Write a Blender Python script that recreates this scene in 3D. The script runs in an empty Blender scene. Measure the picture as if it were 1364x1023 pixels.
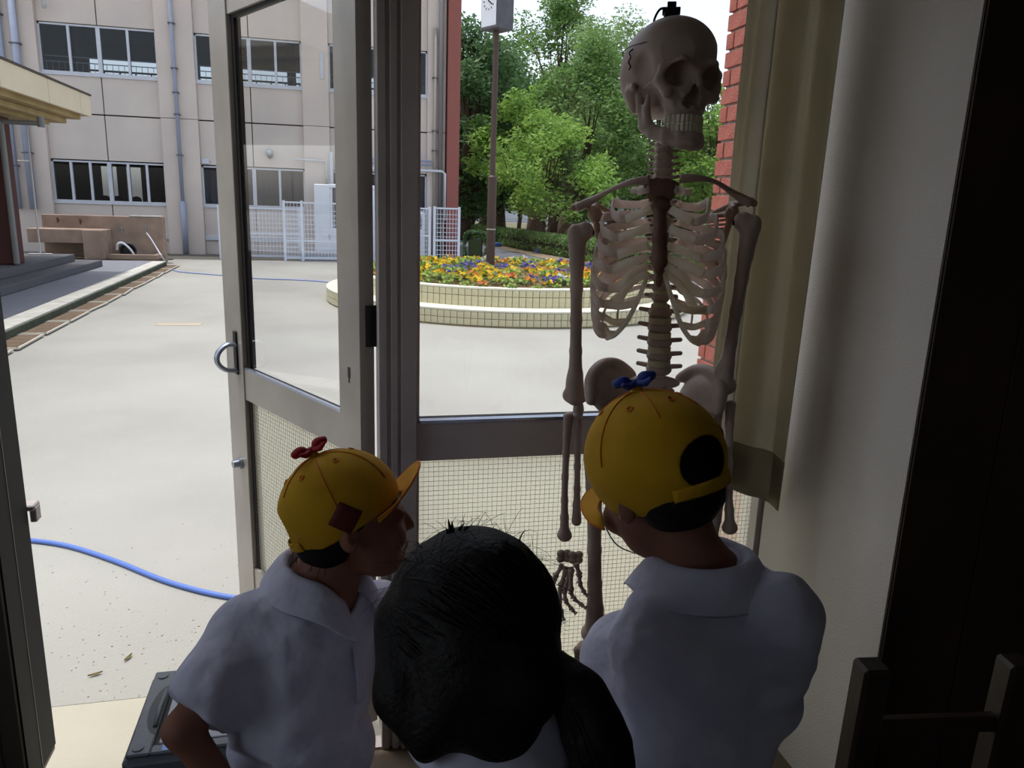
import bpy, bmesh, math, random
import numpy as np
from math import sin, cos, pi, radians
import openvdb
random.seed(7); np.random.seed(7)
scn = bpy.context.scene; COL = scn.collection
# ---------------- camera ----------------
CH = 1.42
yaw, pit, rol = radians(13.5), radians(13.4), radians(1.95); FPX = 1010.0
Fv = np.array([sin(yaw)*cos(pit), cos(yaw)*cos(pit), -sin(pit)])
R0 = np.array([cos(yaw), -sin(yaw), 0]); U0 = np.cross(R0, Fv)
Rv = R0*cos(rol)+U0*sin(rol); Uv = -R0*sin(rol)+U0*cos(rol); CC = np.array([0, 0, CH])
cam_d = bpy.data.cameras.new('camera'); cam = bpy.data.objects.new('camera', cam_d); COL.objects.link(cam)
cam_d.sensor_fit = 'HORIZONTAL'; cam_d.sensor_width = 36; cam_d.lens = FPX/1364*36
cam_d.clip_start = .05; cam_d.clip_end = 500
from mathutils import Matrix, Vector
m = Matrix.Identity(4)
for i in range(3):
    m[i][0] = Rv[i]; m[i][1] = Uv[i]; m[i][2] = -Fv[i]; m[i][3] = CC[i]
cam.matrix_world = m
scn.camera = cam
def ray(px, py): return Fv+Rv*(px-682)/FPX+Uv*(511.5-py)/FPX
def at(px, py, Y):
    d = ray(px, py); return CC+d*(Y/d[1])
def gnd(px, py, z=-.12):
    d = ray(px, py); return CC+d*((z-CH)/d[2])
def dp(px, py, t): return CC+ray(px, py)*t
# ---------------- light ----------------
scn.view_settings.view_transform = 'Standard'; scn.view_settings.look = 'None'
scn.view_settings.gamma = 1.0; scn.view_settings.use_curve_mapping = False
scn.view_settings.exposure = 0.0
w = bpy.data.worlds.new('sky'); scn.world = w; w.use_nodes = True
nt = w.node_tree; nt.nodes.clear()
wo = nt.nodes.new('ShaderNodeOutputWorld'); bg = nt.nodes.new('ShaderNodeBackground')
sky = nt.nodes.new('ShaderNodeTexSky'); sky.sky_type = 'NISHITA'; sky.sun_disc = False
sky.sun_elevation = radians(70); sky.sun_rotation = radians(-50); sky.dust_density = 2.5; sky.air_density = 1.0
hs = nt.nodes.new('ShaderNodeHueSaturation'); hs.inputs['Saturation'].default_value = .5
nt.links.new(sky.outputs[0], hs.inputs['Color']); nt.links.new(hs.outputs[0], bg.inputs[0]); nt.links.new(bg.outputs[0], wo.inputs[0])
bg.inputs[1].default_value = .29
sd = bpy.data.lights.new('sun', 'SUN'); sd.energy = 2.1; sd.angle = radians(.6); sd.color = (1, .975, .92)
sun = bpy.data.objects.new('sun', sd); COL.objects.link(sun)
sdir = Vector((-.15, .085, 1)).normalized()
sun.rotation_euler = sdir.to_track_quat('Z', 'Y').to_euler(); sun.location = (0, 0, 30)
cy = scn.cycles
try:
    cy.max_bounces = 10; cy.diffuse_bounces = 6; cy.transparent_max_bounces = 16; cy.use_denoising = True
    cy.sample_clamp_indirect = 6; cy.caustics_reflective = False; cy.caustics_refractive = False
except Exception: pass
# ---------------- materials ----------------
def lin(c):
    return tuple(((x/255)/12.92 if x/255 <= .04045 else ((x/255+.055)/1.055)**2.4) for x in c)
MATS = {}
def mat(name, rgb, rough=.7, metal=0, var=0, vscale=5, bump=0, bscale=60, bdist=.01, rgb2=None, trans=0, coat=0, spec=.5, detail=4):
    """procedural principled material: noise mixes two tones, finer noise drives the bump"""
    if name in MATS: return MATS[name]
    M = bpy.data.materials.new(name); M.use_nodes = True; n = M.node_tree; b = n.nodes['Principled BSDF']
    c = lin(rgb)
    b.inputs['Roughness'].default_value = rough; b.inputs['Metallic'].default_value = metal
    b.inputs['Specular IOR Level'].default_value = spec; b.inputs['Coat Weight'].default_value = coat
    tc = n.nodes.new('ShaderNodeTexCoord')
    nz = n.nodes.new('ShaderNodeTexNoise'); nz.inputs['Scale'].default_value = vscale; nz.inputs['Detail'].default_value = detail
    n.links.new(tc.outputs['Object'], nz.inputs['Vector'])
    mx = n.nodes.new('ShaderNodeMix'); mx.data_type = 'RGBA'
    c2 = lin(rgb2) if rgb2 else tuple(x*(1-max(var, .04)*1.6) for x in c)
    mx.inputs[6].default_value = (*c, 1); mx.inputs[7].default_value = (*c2, 1)
    rp = n.nodes.new('ShaderNodeMapRange'); rp.inputs[1].default_value = .35; rp.inputs[2].default_value = .65
    n.links.new(nz.outputs[0], rp.inputs[0]); n.links.new(rp.outputs[0], mx.inputs[0])
    n.links.new(mx.outputs[2], b.inputs['Base Color'])
    if bump:
        n2 = n.nodes.new('ShaderNodeTexNoise'); n2.inputs['Scale'].default_value = bscale; n2.inputs['Detail'].default_value = 3
        n.links.new(tc.outputs['Object'], n2.inputs['Vector'])
        bp = n.nodes.new('ShaderNodeBump'); bp.inputs['Strength'].default_value = min(1, bump); bp.inputs['Distance'].default_value = bdist
        n.links.new(n2.outputs[0], bp.inputs['Height']); n.links.new(bp.outputs[0], b.inputs['Normal'])
    if trans:
        t = n.nodes.new('ShaderNodeBsdfTranslucent'); ms = n.nodes.new('ShaderNodeMixShader'); ms.inputs[0].default_value = trans
        n.links.new(mx.outputs[2], t.inputs[0]); o = n.nodes['Material Output']
        n.links.new(b.outputs[0], ms.inputs[1]); n.links.new(t.outputs[0], ms.inputs[2]); n.links.new(ms.outputs[0], o.inputs[0])
    MATS[name] = M; return M
def glass(name, tint=(255, 255, 255), refl=.06, milk=0, milkc=(230, 232, 215)):
    M = bpy.data.materials.new(name); M.use_nodes = True; n = M.node_tree; n.nodes.clear()
    o = n.nodes.new('ShaderNodeOutputMaterial'); t = n.nodes.new('ShaderNodeBsdfTransparent'); g = n.nodes.new('ShaderNodeBsdfGlossy')
    t.inputs[0].default_value = (*lin(tint), 1); g.inputs['Roughness'].default_value = .02
    lw = n.nodes.new('ShaderNodeLayerWeight'); pw = n.nodes.new('ShaderNodeMath'); pw.operation = 'POWER'; pw.inputs[1].default_value = 4
    n.links.new(lw.outputs['Facing'], pw.inputs[0]); ad = n.nodes.new('ShaderNodeMath'); ad.operation = 'MULTIPLY_ADD'; ad.inputs[1].default_value = .6; ad.inputs[2].default_value = refl*.5
    n.links.new(pw.outputs[0], ad.inputs[0]); ms = n.nodes.new('ShaderNodeMixShader'); n.links.new(ad.outputs[0], ms.inputs[0])
    src = t
    if milk:
        tl = n.nodes.new('ShaderNodeBsdfTranslucent'); tl.inputs[0].default_value = (*lin(milkc), 1)
        m2 = n.nodes.new('ShaderNodeMixShader'); m2.inputs[0].default_value = milk
        n.links.new(t.outputs[0], m2.inputs[1]); n.links.new(tl.outputs[0], m2.inputs[2]); src = m2
    n.links.new(src.outputs[0], ms.inputs[1]); n.links.new(g.outputs[0], ms.inputs[2]); n.links.new(ms.outputs[0], o.inputs[0])
    MATS[name] = M; return M
# ---------------- mesh helpers ----------------
WL = {}
class MB:
    def __init__(s): s.v = []; s.f = []; s.mi = []
    def add(s, vs, fs, mi=0):
        o = len(s.v); s.v += [tuple(map(float, v)) for v in vs]; s.f += [tuple(o+i for i in f) for f in fs]; s.mi += [mi]*len(fs); return s
    def box(s, c, h, rz=0, R=None, mi=0, bev=0):
        """centre, half sizes; optional z rotation or 3x3 matrix; bev cuts the edges"""
        c = np.array(c, float); h = np.array(h, float)
        if R is None: R = np.array([[cos(rz), -sin(rz), 0], [sin(rz), cos(rz), 0], [0, 0, 1]])
        if bev <= 0:
            vs = [c+R@(h*np.array(q)) for q in [(-1,-1,-1),(1,-1,-1),(1,1,-1),(-1,1,-1),(-1,-1,1),(1,-1,1),(1,1,1),(-1,1,1)]]
            return s.add(vs, [(0,3,2,1),(4,5,6,7),(0,1,5,4),(1,2,6,5),(2,3,7,6),(3,0,4,7)], mi)
        b = bev; idx = {}; vs = []
        for sx in (-1, 1):
            for sy in (-1, 1):
                for sz in (-1, 1):
                    for ax in range(3):
                        q = np.array([sx, sy, sz])*h; 
                        for a in range(3):
                            if a != ax: q[a] -= np.sign(q[a])*b
                        idx[(sx, sy, sz, ax)] = len(vs); vs.append(c+R@q)
        fs = []
        for ax in range(3):
            a, bb = [(1, 2), (2, 0), (0, 1)][ax]
            for sg in (-1, 1):
                loop = []
                for u, v in ((-1,-1),(1,-1),(1,1),(-1,1)):
                    q = [0, 0, 0]; q[ax] = sg; q[a] = u; q[bb] = v; loop.append(idx[(*q, ax)])
                fs.append(tuple(loop if sg > 0 else loop[::-1]))
        for ax in range(3):
            a, bb = [(1, 2), (2, 0), (0, 1)][ax]
            for u in (-1, 1):
                for v in (-1, 1):
                    q0 = [0, 0, 0]; q0[a] = u; q0[bb] = v; q1 = list(q0); q0[ax] = -1; q1[ax] = 1
                    L = [idx[(*q0, a)], idx[(*q1, a)], idx[(*q1, bb)], idx[(*q0, bb)]]
                    fs.append(tuple(L if u*v < 0 else L[::-1]))
        for sx in (-1, 1):
            for sy in (-1, 1):
                for sz in (-1, 1):
                    L = [idx[(sx, sy, sz, k)] for k in range(3)]
                    fs.append(tuple(L if sx*sy*sz > 0 else L[::-1]))
        return s.add(vs, fs, mi)
    def bx(s, x0, x1, y0, y1, z0, z1, mi=0, bev=0):
        return s.box(((x0+x1)/2, (y0+y1)/2, (z0+z1)/2), (abs(x1-x0)/2, abs(y1-y0)/2, abs(z1-z0)/2), mi=mi, bev=bev)
    def bar(s, a, b, w_, h_, up=(0, 0, 1), mi=0, bev=0):
        a = np.array(a, float); b = np.array(b, float); d = b-a; L = np.linalg.norm(d); d /= L
        up = np.array(up, float); r = np.cross(d, up); r /= np.linalg.norm(r); u = np.cross(r, d)
        return s.box((a+b)/2, (w_/2, L/2, h_/2), R=np.array([r, d, u]).T, mi=mi, bev=bev)
    def tube(s, pts, rad, n=8, mi=0, cap=True, flat=None, up=None, closed=False):
        """sweep a circle (or ellipse: flat=(across, along up)) through pts"""
        P = np.array(pts, float); N = len(P); rad = np.broadcast_to(np.array(rad, float), (N,))
        T = np.gradient(P, axis=0) if N > 2 else np.array([P[1]-P[0]]*2)
        if closed: T = np.roll(P, -1, 0)-np.roll(P, 1, 0)
        T /= np.linalg.norm(T, axis=1)[:, None]+1e-12
        u = np.array(up if up is not None else ((0, 0, 1) if abs(T[0][2]) < .9 else (1, 0, 0)), float)
        vs = []
        for i in range(N):
            if up is not None: u = np.array(up, float)
            u = u-T[i]*(u@T[i]); u /= np.linalg.norm(u)+1e-12; r = np.cross(T[i], u)
            fa, fb = flat if flat else (1, 1)
            for k in range(n):
                a = 2*pi*k/n; vs.append(P[i]+rad[i]*(fa*r*cos(a)+fb*u*sin(a)))
        fs = []; M_ = N if closed else N-1
        for i in range(M_):
            for k in range(n):
                j = (i+1) % N; fs.append((i*n+k, i*n+(k+1) % n, j*n+(k+1) % n, j*n+k))
        if cap and not closed: fs.append(tuple(range(n))[::-1]); fs.append(tuple((N-1)*n+k for k in range(n)))
        return s.add(vs, fs, mi)
    def cyl(s, a, b, r, r2=None, n=16, mi=0): return s.tube([a, b], [r, r if r2 is None else r2], n, mi)
    def prism(s, poly, a, b, axis=2, mi=0):
        """extrude a 2-D polygon along axis from a to b"""
        def P(q, t):
            return {2: (q[0], q[1], t), 1: (q[0], t, q[1]), 0: (t, q[0], q[1])}[axis]
        n = len(poly); vs = [P(q, a) for q in poly]+[P(q, b) for q in poly]
        fs = [tuple(range(n))[::-1], tuple(range(n, 2*n))]+[(i, (i+1) % n, n+(i+1) % n, n+i) for i in range(n)]
        return s.add(vs, fs, mi)
    def sphere(s, c, r, n=10, m=8, R=None, mi=0):
        c = np.array(c, float); r = np.broadcast_to(np.array(r, float), (3,)); vs = []
        for i in range(1, m):
            for k in range(n):
                q = np.array([sin(pi*i/m)*cos(2*pi*k/n), sin(pi*i/m)*sin(2*pi*k/n), cos(pi*i/m)])*r
                vs.append(c+(R@q if R is not None else q))
        for t in (1, -1):
            q = np.array([0, 0, t*r[2]]); vs.append(c+(R@q if R is not None else q))
        fs = [(i*n+k, (i+1)*n+k, (i+1)*n+(k+1) % n, i*n+(k+1) % n) for i in range(m-2) for k in range(n)]
        T = (m-1)*n
        fs += [(T, k, (k+1) % n) for k in range(n)]+[(T+1, (m-2)*n+(k+1) % n, (m-2)*n+k) for k in range(n)]
        return s.add(vs, fs, mi)
    def grid(s, P, mi=0, flip=False):
        P = np.array(P, float); a, b = P.shape[:2]
        fs = [(i*b+j, (i+1)*b+j, (i+1)*b+j+1, i*b+j+1) for i in range(a-1) for j in range(b-1)]
        return s.add(P.reshape(-1, 3), [f[::-1] for f in fs] if flip else fs, mi)
def org(o):
    return np.array(WL.get(o.name, (0, 0, 0)), float) if o is not None else np.zeros(3)
def link(name, me, mats, parent=None, smooth=False, label=None, kind=None, loc=None):
    if not isinstance(mats, (list, tuple)): mats = [mats]
    for M in mats: me.materials.append(M)
    if smooth: me.polygons.foreach_set('use_smooth', [True]*len(me.polygons))
    o = bpy.data.objects.new(name, me); COL.objects.link(o)
    if parent is not None: o.parent = parent
    if loc is not None:
        o.location = Vector(loc)-Vector(org(parent)); WL[o.name] = tuple(loc)
    else: WL[o.name] = tuple(org(parent))
    if label: o['label'] = label
    if kind: o['kind'] = kind
    return o
def obj(name, b, mats, parent=None, smooth=False, label=None, kind=None, origin=None, fix=True):
    """b in world coordinates; a child's data is shifted to its parent's origin"""
    V = np.array(b.v, float); O = org(parent)
    if origin is not None and parent is None: O = np.array(origin, float)
    me = bpy.data.meshes.new(name); me.from_pydata((V-O).tolist(), [], b.f)
    if len(set(b.mi)) > 1: me.polygons.foreach_set('material_index', b.mi)
    if fix:
        bm = bmesh.new(); bm.from_mesh(me); bmesh.ops.recalc_face_normals(bm, faces=bm.faces); bm.to_mesh(me); bm.free()
    me.update()
    o = link(name, me, mats, parent, smooth, label, kind)
    if origin is not None and parent is None: o.location = origin; WL[o.name] = tuple(origin)
    return o
def thing(name, label, cat, loc=(0, 0, 0), group=None):
    o = bpy.data.objects.new(name, None); COL.objects.link(o); o.location = tuple(map(float, loc)); WL[o.name] = tuple(map(float, loc))
    o.empty_display_size = .1; o['label'] = label; o['category'] = cat
    if group: o['group'] = group
    return o
def tag(o, label, cat, group=None):
    o['label'] = label; o['category'] = cat
    if group: o['group'] = group
    return o
def inst(src, parent, loc, rz=0, scale=None, name=None):
    """a copy of one mesh object sharing its data, placed in world space under parent"""
    c = src.copy(); COL.objects.link(c)
    c.parent = parent; c.location = Vector(tuple(map(float, loc)))-Vector(org(parent)); c.rotation_euler = (0, 0, rz)
    if scale: c.scale = scale
    WL[c.name] = tuple(loc); return c
def cat_rom(P, n=8):
    P = np.array(P, float); Q = np.vstack([2*P[0]-P[1], P, 2*P[-1]-P[-2]]); out = []
    for i in range(1, len(Q)-2):
        for k in range(n):
            t = k/n; a, b, c, d = Q[i-1], Q[i], Q[i+1], Q[i+2]
            out.append(.5*((2*b)+(-a+c)*t+(2*a-5*b+4*c-d)*t*t+(-a+3*b-3*c+d)*t**3))
    out.append(P[-1]); return np.array(out)
# ---------------- signed distance sculpting ----------------
def rotm(rx=0, ry=0, rz=0):
    a = np.array([[1,0,0],[0,cos(rx),-sin(rx)],[0,sin(rx),cos(rx)]]); b = np.array([[cos(ry),0,sin(ry)],[0,1,0],[-sin(ry),0,cos(ry)]])
    c = np.array([[cos(rz),-sin(rz),0],[sin(rz),cos(rz),0],[0,0,1]]); return c@b@a
I3 = np.eye(3)
class SDF:
    def __init__(s, lo, hi, r, M=None, T=(0, 0, 0)):
        s.lo = np.array(lo, float); s.r = r; n = np.ceil((np.array(hi)-s.lo)/r).astype(int)+1
        s.F = np.full(n, 1.0, np.float32); s.ax = [(s.lo[i]+np.arange(n[i])*r).astype(np.float32) for i in range(3)]
        s.M = I3 if M is None else M; s.T = np.array(T, float)
    def frame(s, M, T): s.M = M; s.T = np.array(T, float); return s
    def P(s, p): return s.M@np.array(p, float)+s.T
    def _ap(s, fn, lo, hi, k, mode):
        m = max(k*1.2, 2.5*s.r); sl = []
        for i in range(3):
            a = max(0, int((lo[i]-m-s.lo[i])/s.r)); b = min(s.F.shape[i], int((hi[i]+m-s.lo[i])/s.r)+2)
            if b <= a: return s
            sl.append(slice(a, b))
        X = s.ax[0][sl[0]][:, None, None]; Y = s.ax[1][sl[1]][None, :, None]; Z = s.ax[2][sl[2]][None, None, :]
        d = fn(X, Y, Z).astype(np.float32); sl = tuple(sl); F = s.F[sl]
        if mode == 'add':
            if k > 0: h = np.clip(.5+.5*(F-d)/k, 0, 1); s.F[sl] = F*(1-h)+d*h-k*h*(1-h)
            else: s.F[sl] = np.minimum(F, d)
        else:
            d = -d
            if k > 0: h = np.clip(.5-.5*(F-d)/k, 0, 1); s.F[sl] = F*(1-h)+d*h+k*h*(1-h)
            else: s.F[sl] = np.maximum(F, d)
        return s
    def ell(s, c, r, k=0, R=None, mode='add'):
        c = s.P(c); r = np.array(r, float); A = s.M@(R if R is not None else I3); e = np.sqrt(((A*r)**2).sum(1))
        def fn(X, Y, Z):
            x, y, z = X-c[0], Y-c[1], Z-c[2]
            u = [(A[0, i]*x+A[1, i]*y+A[2, i]*z)/r[i] for i in range(3)]
            k0 = np.sqrt(u[0]**2+u[1]**2+u[2]**2)+1e-6; k1 = np.sqrt((u[0]/r[0])**2+(u[1]/r[1])**2+(u[2]/r[2])**2)+1e-6
            return k0*(k0-1)/k1
        return s._ap(fn, c-e, c+e, k, mode)
    def cap(s, a, b, ra, rb=None, k=0, mode='add'):
        rb = ra if rb is None else rb; a = s.P(a); b = s.P(b); ba = b-a; L = ba@ba+1e-12; R_ = max(ra, rb)
        def fn(X, Y, Z):
            x, y, z = X-a[0], Y-a[1], Z-a[2]; h = np.clip((x*ba[0]+y*ba[1]+z*ba[2])/L, 0, 1)
            return np.sqrt((x-ba[0]*h)**2+(y-ba[1]*h)**2+(z-ba[2]*h)**2)-(ra+(rb-ra)*h)
        return s._ap(fn, np.minimum(a, b)-R_, np.maximum(a, b)+R_, k, mode)
    def box(s, c, h, rr=.0, k=0, R=None, mode='add'):
        c = s.P(c); h = np.array(h, float); A = s.M@(R if R is not None else I3); e = np.abs(A)@h
        def fn(X, Y, Z):
            x, y, z = X-c[0], Y-c[1], Z-c[2]
            q = [np.abs(A[0, i]*x+A[1, i]*y+A[2, i]*z)-h[i]+rr for i in range(3)]
            return np.sqrt(np.maximum(q[0], 0)**2+np.maximum(q[1], 0)**2+np.maximum(q[2], 0)**2)+np.minimum(np.maximum(q[0], np.maximum(q[1], q[2])), 0)-rr
        return s._ap(fn, c-e, c+e, k, mode)
    def path(s, pts, rad, k=0, mode='add'):
        rad = np.broadcast_to(rad, (len(pts),))
        for i in range(len(pts)-1): s.cap(pts[i], pts[i+1], rad[i], rad[i+1], k, mode)
        return s
    def wrinkle(s, amp, scale, seed=0):
        rs = np.random.RandomState(seed); X = s.ax[0][:, None, None]; Y = s.ax[1][None, :, None]; Z = s.ax[2][None, None, :]; D = 0
        for i in range(7):
            d = rs.randn(3); d /= np.linalg.norm(d); f = scale*(.6+rs.rand()*1.3)
            D = D+np.sin((X*d[0]+Y*d[1]+Z*d[2])*f+rs.rand()*6+1.3*np.sin((X*d[1]-Z*d[0]+Y*d[2])*f*.5))
        s.F += (amp*D/7*2).astype(np.float32); return s
    def mesh(s, name, mats, parent=None, label=None, kind=None, loc=None, origin=None, smooth=True, dec=0):
        s.F[0] = s.F[-1] = 1; s.F[:, 0] = s.F[:, -1] = 1; s.F[:, :, 0] = s.F[:, :, -1] = 1
        g = openvdb.FloatGrid(background=1.0); g.copyFromArray(s.F)
        p, t, q = g.convertToPolygons(isovalue=0.0, adaptivity=0.0)
        p = p*s.r+s.lo
        O = org(parent) if loc is None else np.array(loc, float)
        if origin is not None: O = np.array(origin, float)
        me = bpy.data.meshes.new(name); me.from_pydata((p-O).tolist(), [], q.tolist()+t.tolist())
        v = p[q]; vol = np.einsum('ij,ij->i', v[:, 0]-p.mean(0), np.cross(v[:, 1]-v[:, 0], v[:, 2]-v[:, 0])).sum()
        if vol < 0: me.flip_normals()
        me.update()
        o = link(name, me, mats, parent, smooth, label, kind, loc)
        if origin is not None and parent is None and loc is None: o.location = origin; WL[o.name] = tuple(origin)
        return o
# ================= materials used =================
m_yard = mat('yard_concrete', (167, 166, 158), .95, var=.07, vscale=.5, bump=.35, bscale=90, rgb2=(153, 151, 144))
m_land = mat('landing_concrete', (186, 181, 164), .9, var=.05, vscale=3, bump=.2, bscale=150)
m_asph = mat('asphalt', (120, 124, 130), .95, vscale=4, bump=.4, bscale=120, rgb2=(100, 103, 110))
m_soil = mat('soil', (160, 144, 120), 1, vscale=12, bump=.6, bscale=60, rgb2=(136, 120, 98))
m_curb = mat('curb_concrete', (200, 198, 190), .9, vscale=6, bump=.2, rgb2=(180, 178, 168))
m_alu = mat('aluminium_frame', (196, 188, 186), .4, .15, vscale=8, rgb2=(186, 178, 176), bump=.02)
m_alud = mat('aluminium_groove', (70, 66, 66), .5, .3)
m_rub = mat('black_gasket', (22, 22, 22), .7)
m_glass = glass('window_glass')
m_wglass = glass('wired_glass', (250, 250, 242), milk=.34, milkc=(250, 250, 235))
m_wire = mat('steel_wire', (112, 110, 98), .5, .3)
m_plas = mat('painted_plaster', (216, 211, 205), .85, var=.04, vscale=3, bump=.25, bscale=220)
m_dwood = mat('dark_wood', (66, 46, 34), .6, vscale=4, bump=.1, rgb2=(48, 34, 25))
m_int = mat('interior_wall', (140, 132, 120), .9, vscale=2)
m_ceil = mat('interior_ceiling', (170, 166, 158), .9)
m_floor = mat('floor_lino', (92, 80, 66), .5, vscale=3, rgb2=(80, 68, 55))
m_mort = mat('mortar', (176, 168, 158), .95, vscale=20, bump=.3)
m_brick = mat('brick_clay', (176, 100, 86), .85, vscale=14, bump=.4, bscale=120, rgb2=(160, 88, 74))
# ================= the room =================
def struct(name, b, m_, **k): return obj(name, b, m_, kind='structure', **k)
XR, XL, YB, ZC = 3.2, -1.8, -4.2, 2.75
struct('floor', MB().bx(XL, XR, YB, 1.80, -.14, 0), m_floor)
struct('ceiling', MB().bx(XL, XR, YB, 1.93, ZC, ZC+.15), m_ceil)
b = MB().bx(XL-.15, XL, YB, 1.93, -.1, .7).bx(XL-.15, XL, YB, 1.93, 2.3, ZC).bx(XL-.15, XL, YB, -.1, .7, 2.3).bx(XL-.15, XL, 1.3, 1.93, .7, 2.3)
struct('wall_left', b, m_int)
b = MB(); ys_ = np.linspace(-.07, 1.27, 3)
for y in ys_: b.bx(XL-.12, XL-.04, y-.03, y+.03, .7, 2.3)
b.bx(XL-.12, XL-.04, -.1, 1.3, .7, .75).bx(XL-.12, XL-.04, -.1, 1.3, 2.25, 2.3)
w_ = struct('fill_window_left', b, m_alu)  # unseen window added in the left wall as fill light for the pillar
for i in range(2): obj('pane', MB().bx(XL-.083, XL-.077, ys_[i]+.03, ys_[i+1]-.03, .75, 2.25), m_glass, w_)
struct('wall_right', MB().bx(XR, XR+.15, YB, 1.93, -.1, ZC), m_int)
# back wall: unseen windows added to fill the room with light from behind
b = MB(); b.bx(XL, XR, YB-.15, YB, -.1, .8).bx(XL, XR, YB-.15, YB, 2.35, ZC).bx(XL, -1.0, YB-.15, YB, .8, 2.35).bx(.6, XR, YB-.15, YB, .8, 2.35)
struct('wall_back', b, m_int)
b = MB(); xs = np.linspace(-.98, .58, 3)
for x in xs: b.bx(x-.03, x+.03, YB-.12, YB-.04, .8, 2.35)
b.bx(-1.0, .6, YB-.12, YB-.04, .8, .85).bx(-1.0, .6, YB-.12, YB-.04, 2.3, 2.35)
w_ = struct('fill_window_back', b, m_alu)
for i in range(2): obj('pane', MB().bx(xs[i]+.03, xs[i+1]-.03, YB-.083, YB-.077, .85, 2.3), m_glass, w_)
# window wall: solid left of the doorway, lintel, solid right part
b = MB(); b.bx(XL, -.80, 1.75, 1.93, -.1, ZC).bx(-.80, 1.19, 1.75, 1.93, 2.22, ZC).bx(1.19, XR, 1.75, 1.93, -.1, ZC)
struct('wall_front', b, m_plas)
# thick pillar beside the window, plaster on its flank, dark boards on its room side
struct('wall_pillar', MB().bx(1.15, XR, 1.258, 1.75, 0, ZC), m_plas)
t = MB()
o_ = struct('trim_1', MB().bx(1.151, XR, 1.2535, 1.258, 0, ZC), m_dwood)
for i in range(9):
    x0 = 1.153 + i*.2 if i else 1.15
    obj('board', MB().bx(1.153+i*.2045, 1.153+i*.2045+.2, 1.248, 1.2535, .08, ZC, bev=.001), m_dwood, o_)
struct('baseboard_right', MB().bx(1.153, XR, 1.243, 1.248, 0, .08, bev=.001), m_dwood)
# ---- door frame: stepped aluminium jamb on the left, mullion post, fixed light ----
b = MB(); b.bx(-.80, -.772, 1.66, 1.93, 0, 2.22).bx(-.772, -.729, 1.735, 1.915, 0, 2.22, bev=.002).bx(-.729, -.7235, 1.815, 1.819, 0, 2.22)
fr = struct('trim_2', b, mat('jamb_aluminium', (120, 112, 108), .5, .3), label='aluminium jamb left of the doorway')
obj('groove', MB().bx(-.729, -.7245, 1.742, 1.815, .02, 2.2), m_rub, fr)
obj('groove', MB().bx(-.729, -.7245, 1.819, 1.909, .02, 2.2), m_rub, fr)
obj('strike_plate', MB().bx(-.76, -.712, 1.915, 1.955, .66, .675, bev=.003).bx(-.725, -.71, 1.92, 1.95, .63, .668, bev=.002), m_alu, fr, label='small metal catch on the outer edge')
b = MB(); b.bx(.100, .120, 1.752, 1.87, 0, 2.22, bev=.002).bx(.120, .128, 1.762, 1.87, 0, 2.22).bx(.128, .145, 1.750, 1.87, 0, 2.22, bev=.002).bx(.145, .151, 1.760, 1.87, 0, 2.22).bx(.151, .188, 1.745, 1.87, 0, 2.22, bev=.002)
struct('trim_3', b, m_alu, label='ribbed aluminium post between door and window')
struct('trim_4', MB().bx(-.77, 1.19, 1.75, 1.87, 2.15, 2.22), m_alu, label='aluminium head rail')
struct('trim_5', MB().bx(-.72, .10, 1.755, 1.80, -.11, .008), m_alu, label='metal door threshold')
W = MB(); W.bx(.188, 1.19, 1.765, 1.835, .797, .893, bev=.002).bx(.188, 1.19, 1.76, 1.84, 0, .085, bev=.002).bx(.188, 1.19, 1.765, 1.835, 2.1, 2.15).bx(1.14, 1.19, 1.765, 1.835, 0, 2.15).bx(.188, .198, 1.78, 1.82, .085, 2.1)
win = struct('window_2', W, m_alu)
obj('glazing_bead', MB().bx(.198, 1.14, 1.762, 1.784, .893, .901), mat('bead_chrome', (190, 198, 215), .25, .8), win)
obj('gasket', MB().bx(.198, 1.14, 1.785, 1.812, .893, .899), m_rub, win)
obj('pane', MB().bx(.198, 1.14, 1.797, 1.803, .893, 2.1), m_glass, win)
obj('wired_pane', MB().bx(.198, 1.14, 1.797, 1.803, .085, .797), m_wglass, win)
def wires(p0, ux, L, z0, z1, st=.0127, th=.0007):
    b = MB(); ux = np.array(ux, float); n = int(L/st)
    for i in range(1, n): 
        q = np.array(p0)+ux*i*st; b.bar((*q[:2], z0), (*q[:2], z1), th, th, up=(*(-ux[1:2]), ux[0], 0) if 0 else (ux[1], -ux[0], 0))
    for j in range(1, int((z1-z0)/st)):
        z = z0+j*st; a = np.array(p0); e = a+ux*L; b.bar((a[0], a[1], z), (e[0], e[1], z), th, th)
    return b
obj('wire_mesh', wires((.198, 1.7935, 0), (1, 0, 0), .942, .085, .797), m_wire, win, kind='stuff', fix=False)
# ---- the open door leaf ----
DA = radians(28.5); D = np.array([-sin(DA), cos(DA), 0]); N = np.array([D[1], -D[0], 0]); Hg = np.array([.06, 1.83, 0])
Rd = np.array([D, N, [0, 0, 1]]).T        # local x along the leaf, y away from the camera side
def leaf(b, u0, u1, n0, n1, z0, z1, bev=0, mi=0):
    c = Hg+D*(u0+u1)/2+N*(n0+n1)/2; c[2] = (z0+z1)/2
    return b.box(c, (abs(u1-u0)/2, abs(n1-n0)/2, abs(z1-z0)/2), R=Rd, bev=bev, mi=mi)
door = bpy.data.objects.new('door_1', None); COL.objects.link(door); door.location = tuple(Hg); WL[door.name] = tuple(Hg); door['kind'] = 'structure'
m_alu2 = mat('door_aluminium', (172, 166, 158), .42, .3, vscale=6, rgb2=(160, 154, 146), bump=.02)
obj('stile', leaf(MB(), 0, .105, 0, .04, .02, 2.1, .0015), m_alu2, door)
obj('stile', leaf(MB(), .715, .845, 0, .04, .02, 2.1, .0015), m_alu2, door)
obj('middle_rail', leaf(MB(), .105, .715, .004, .036, .785, .882), m_alu2, door)
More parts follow.
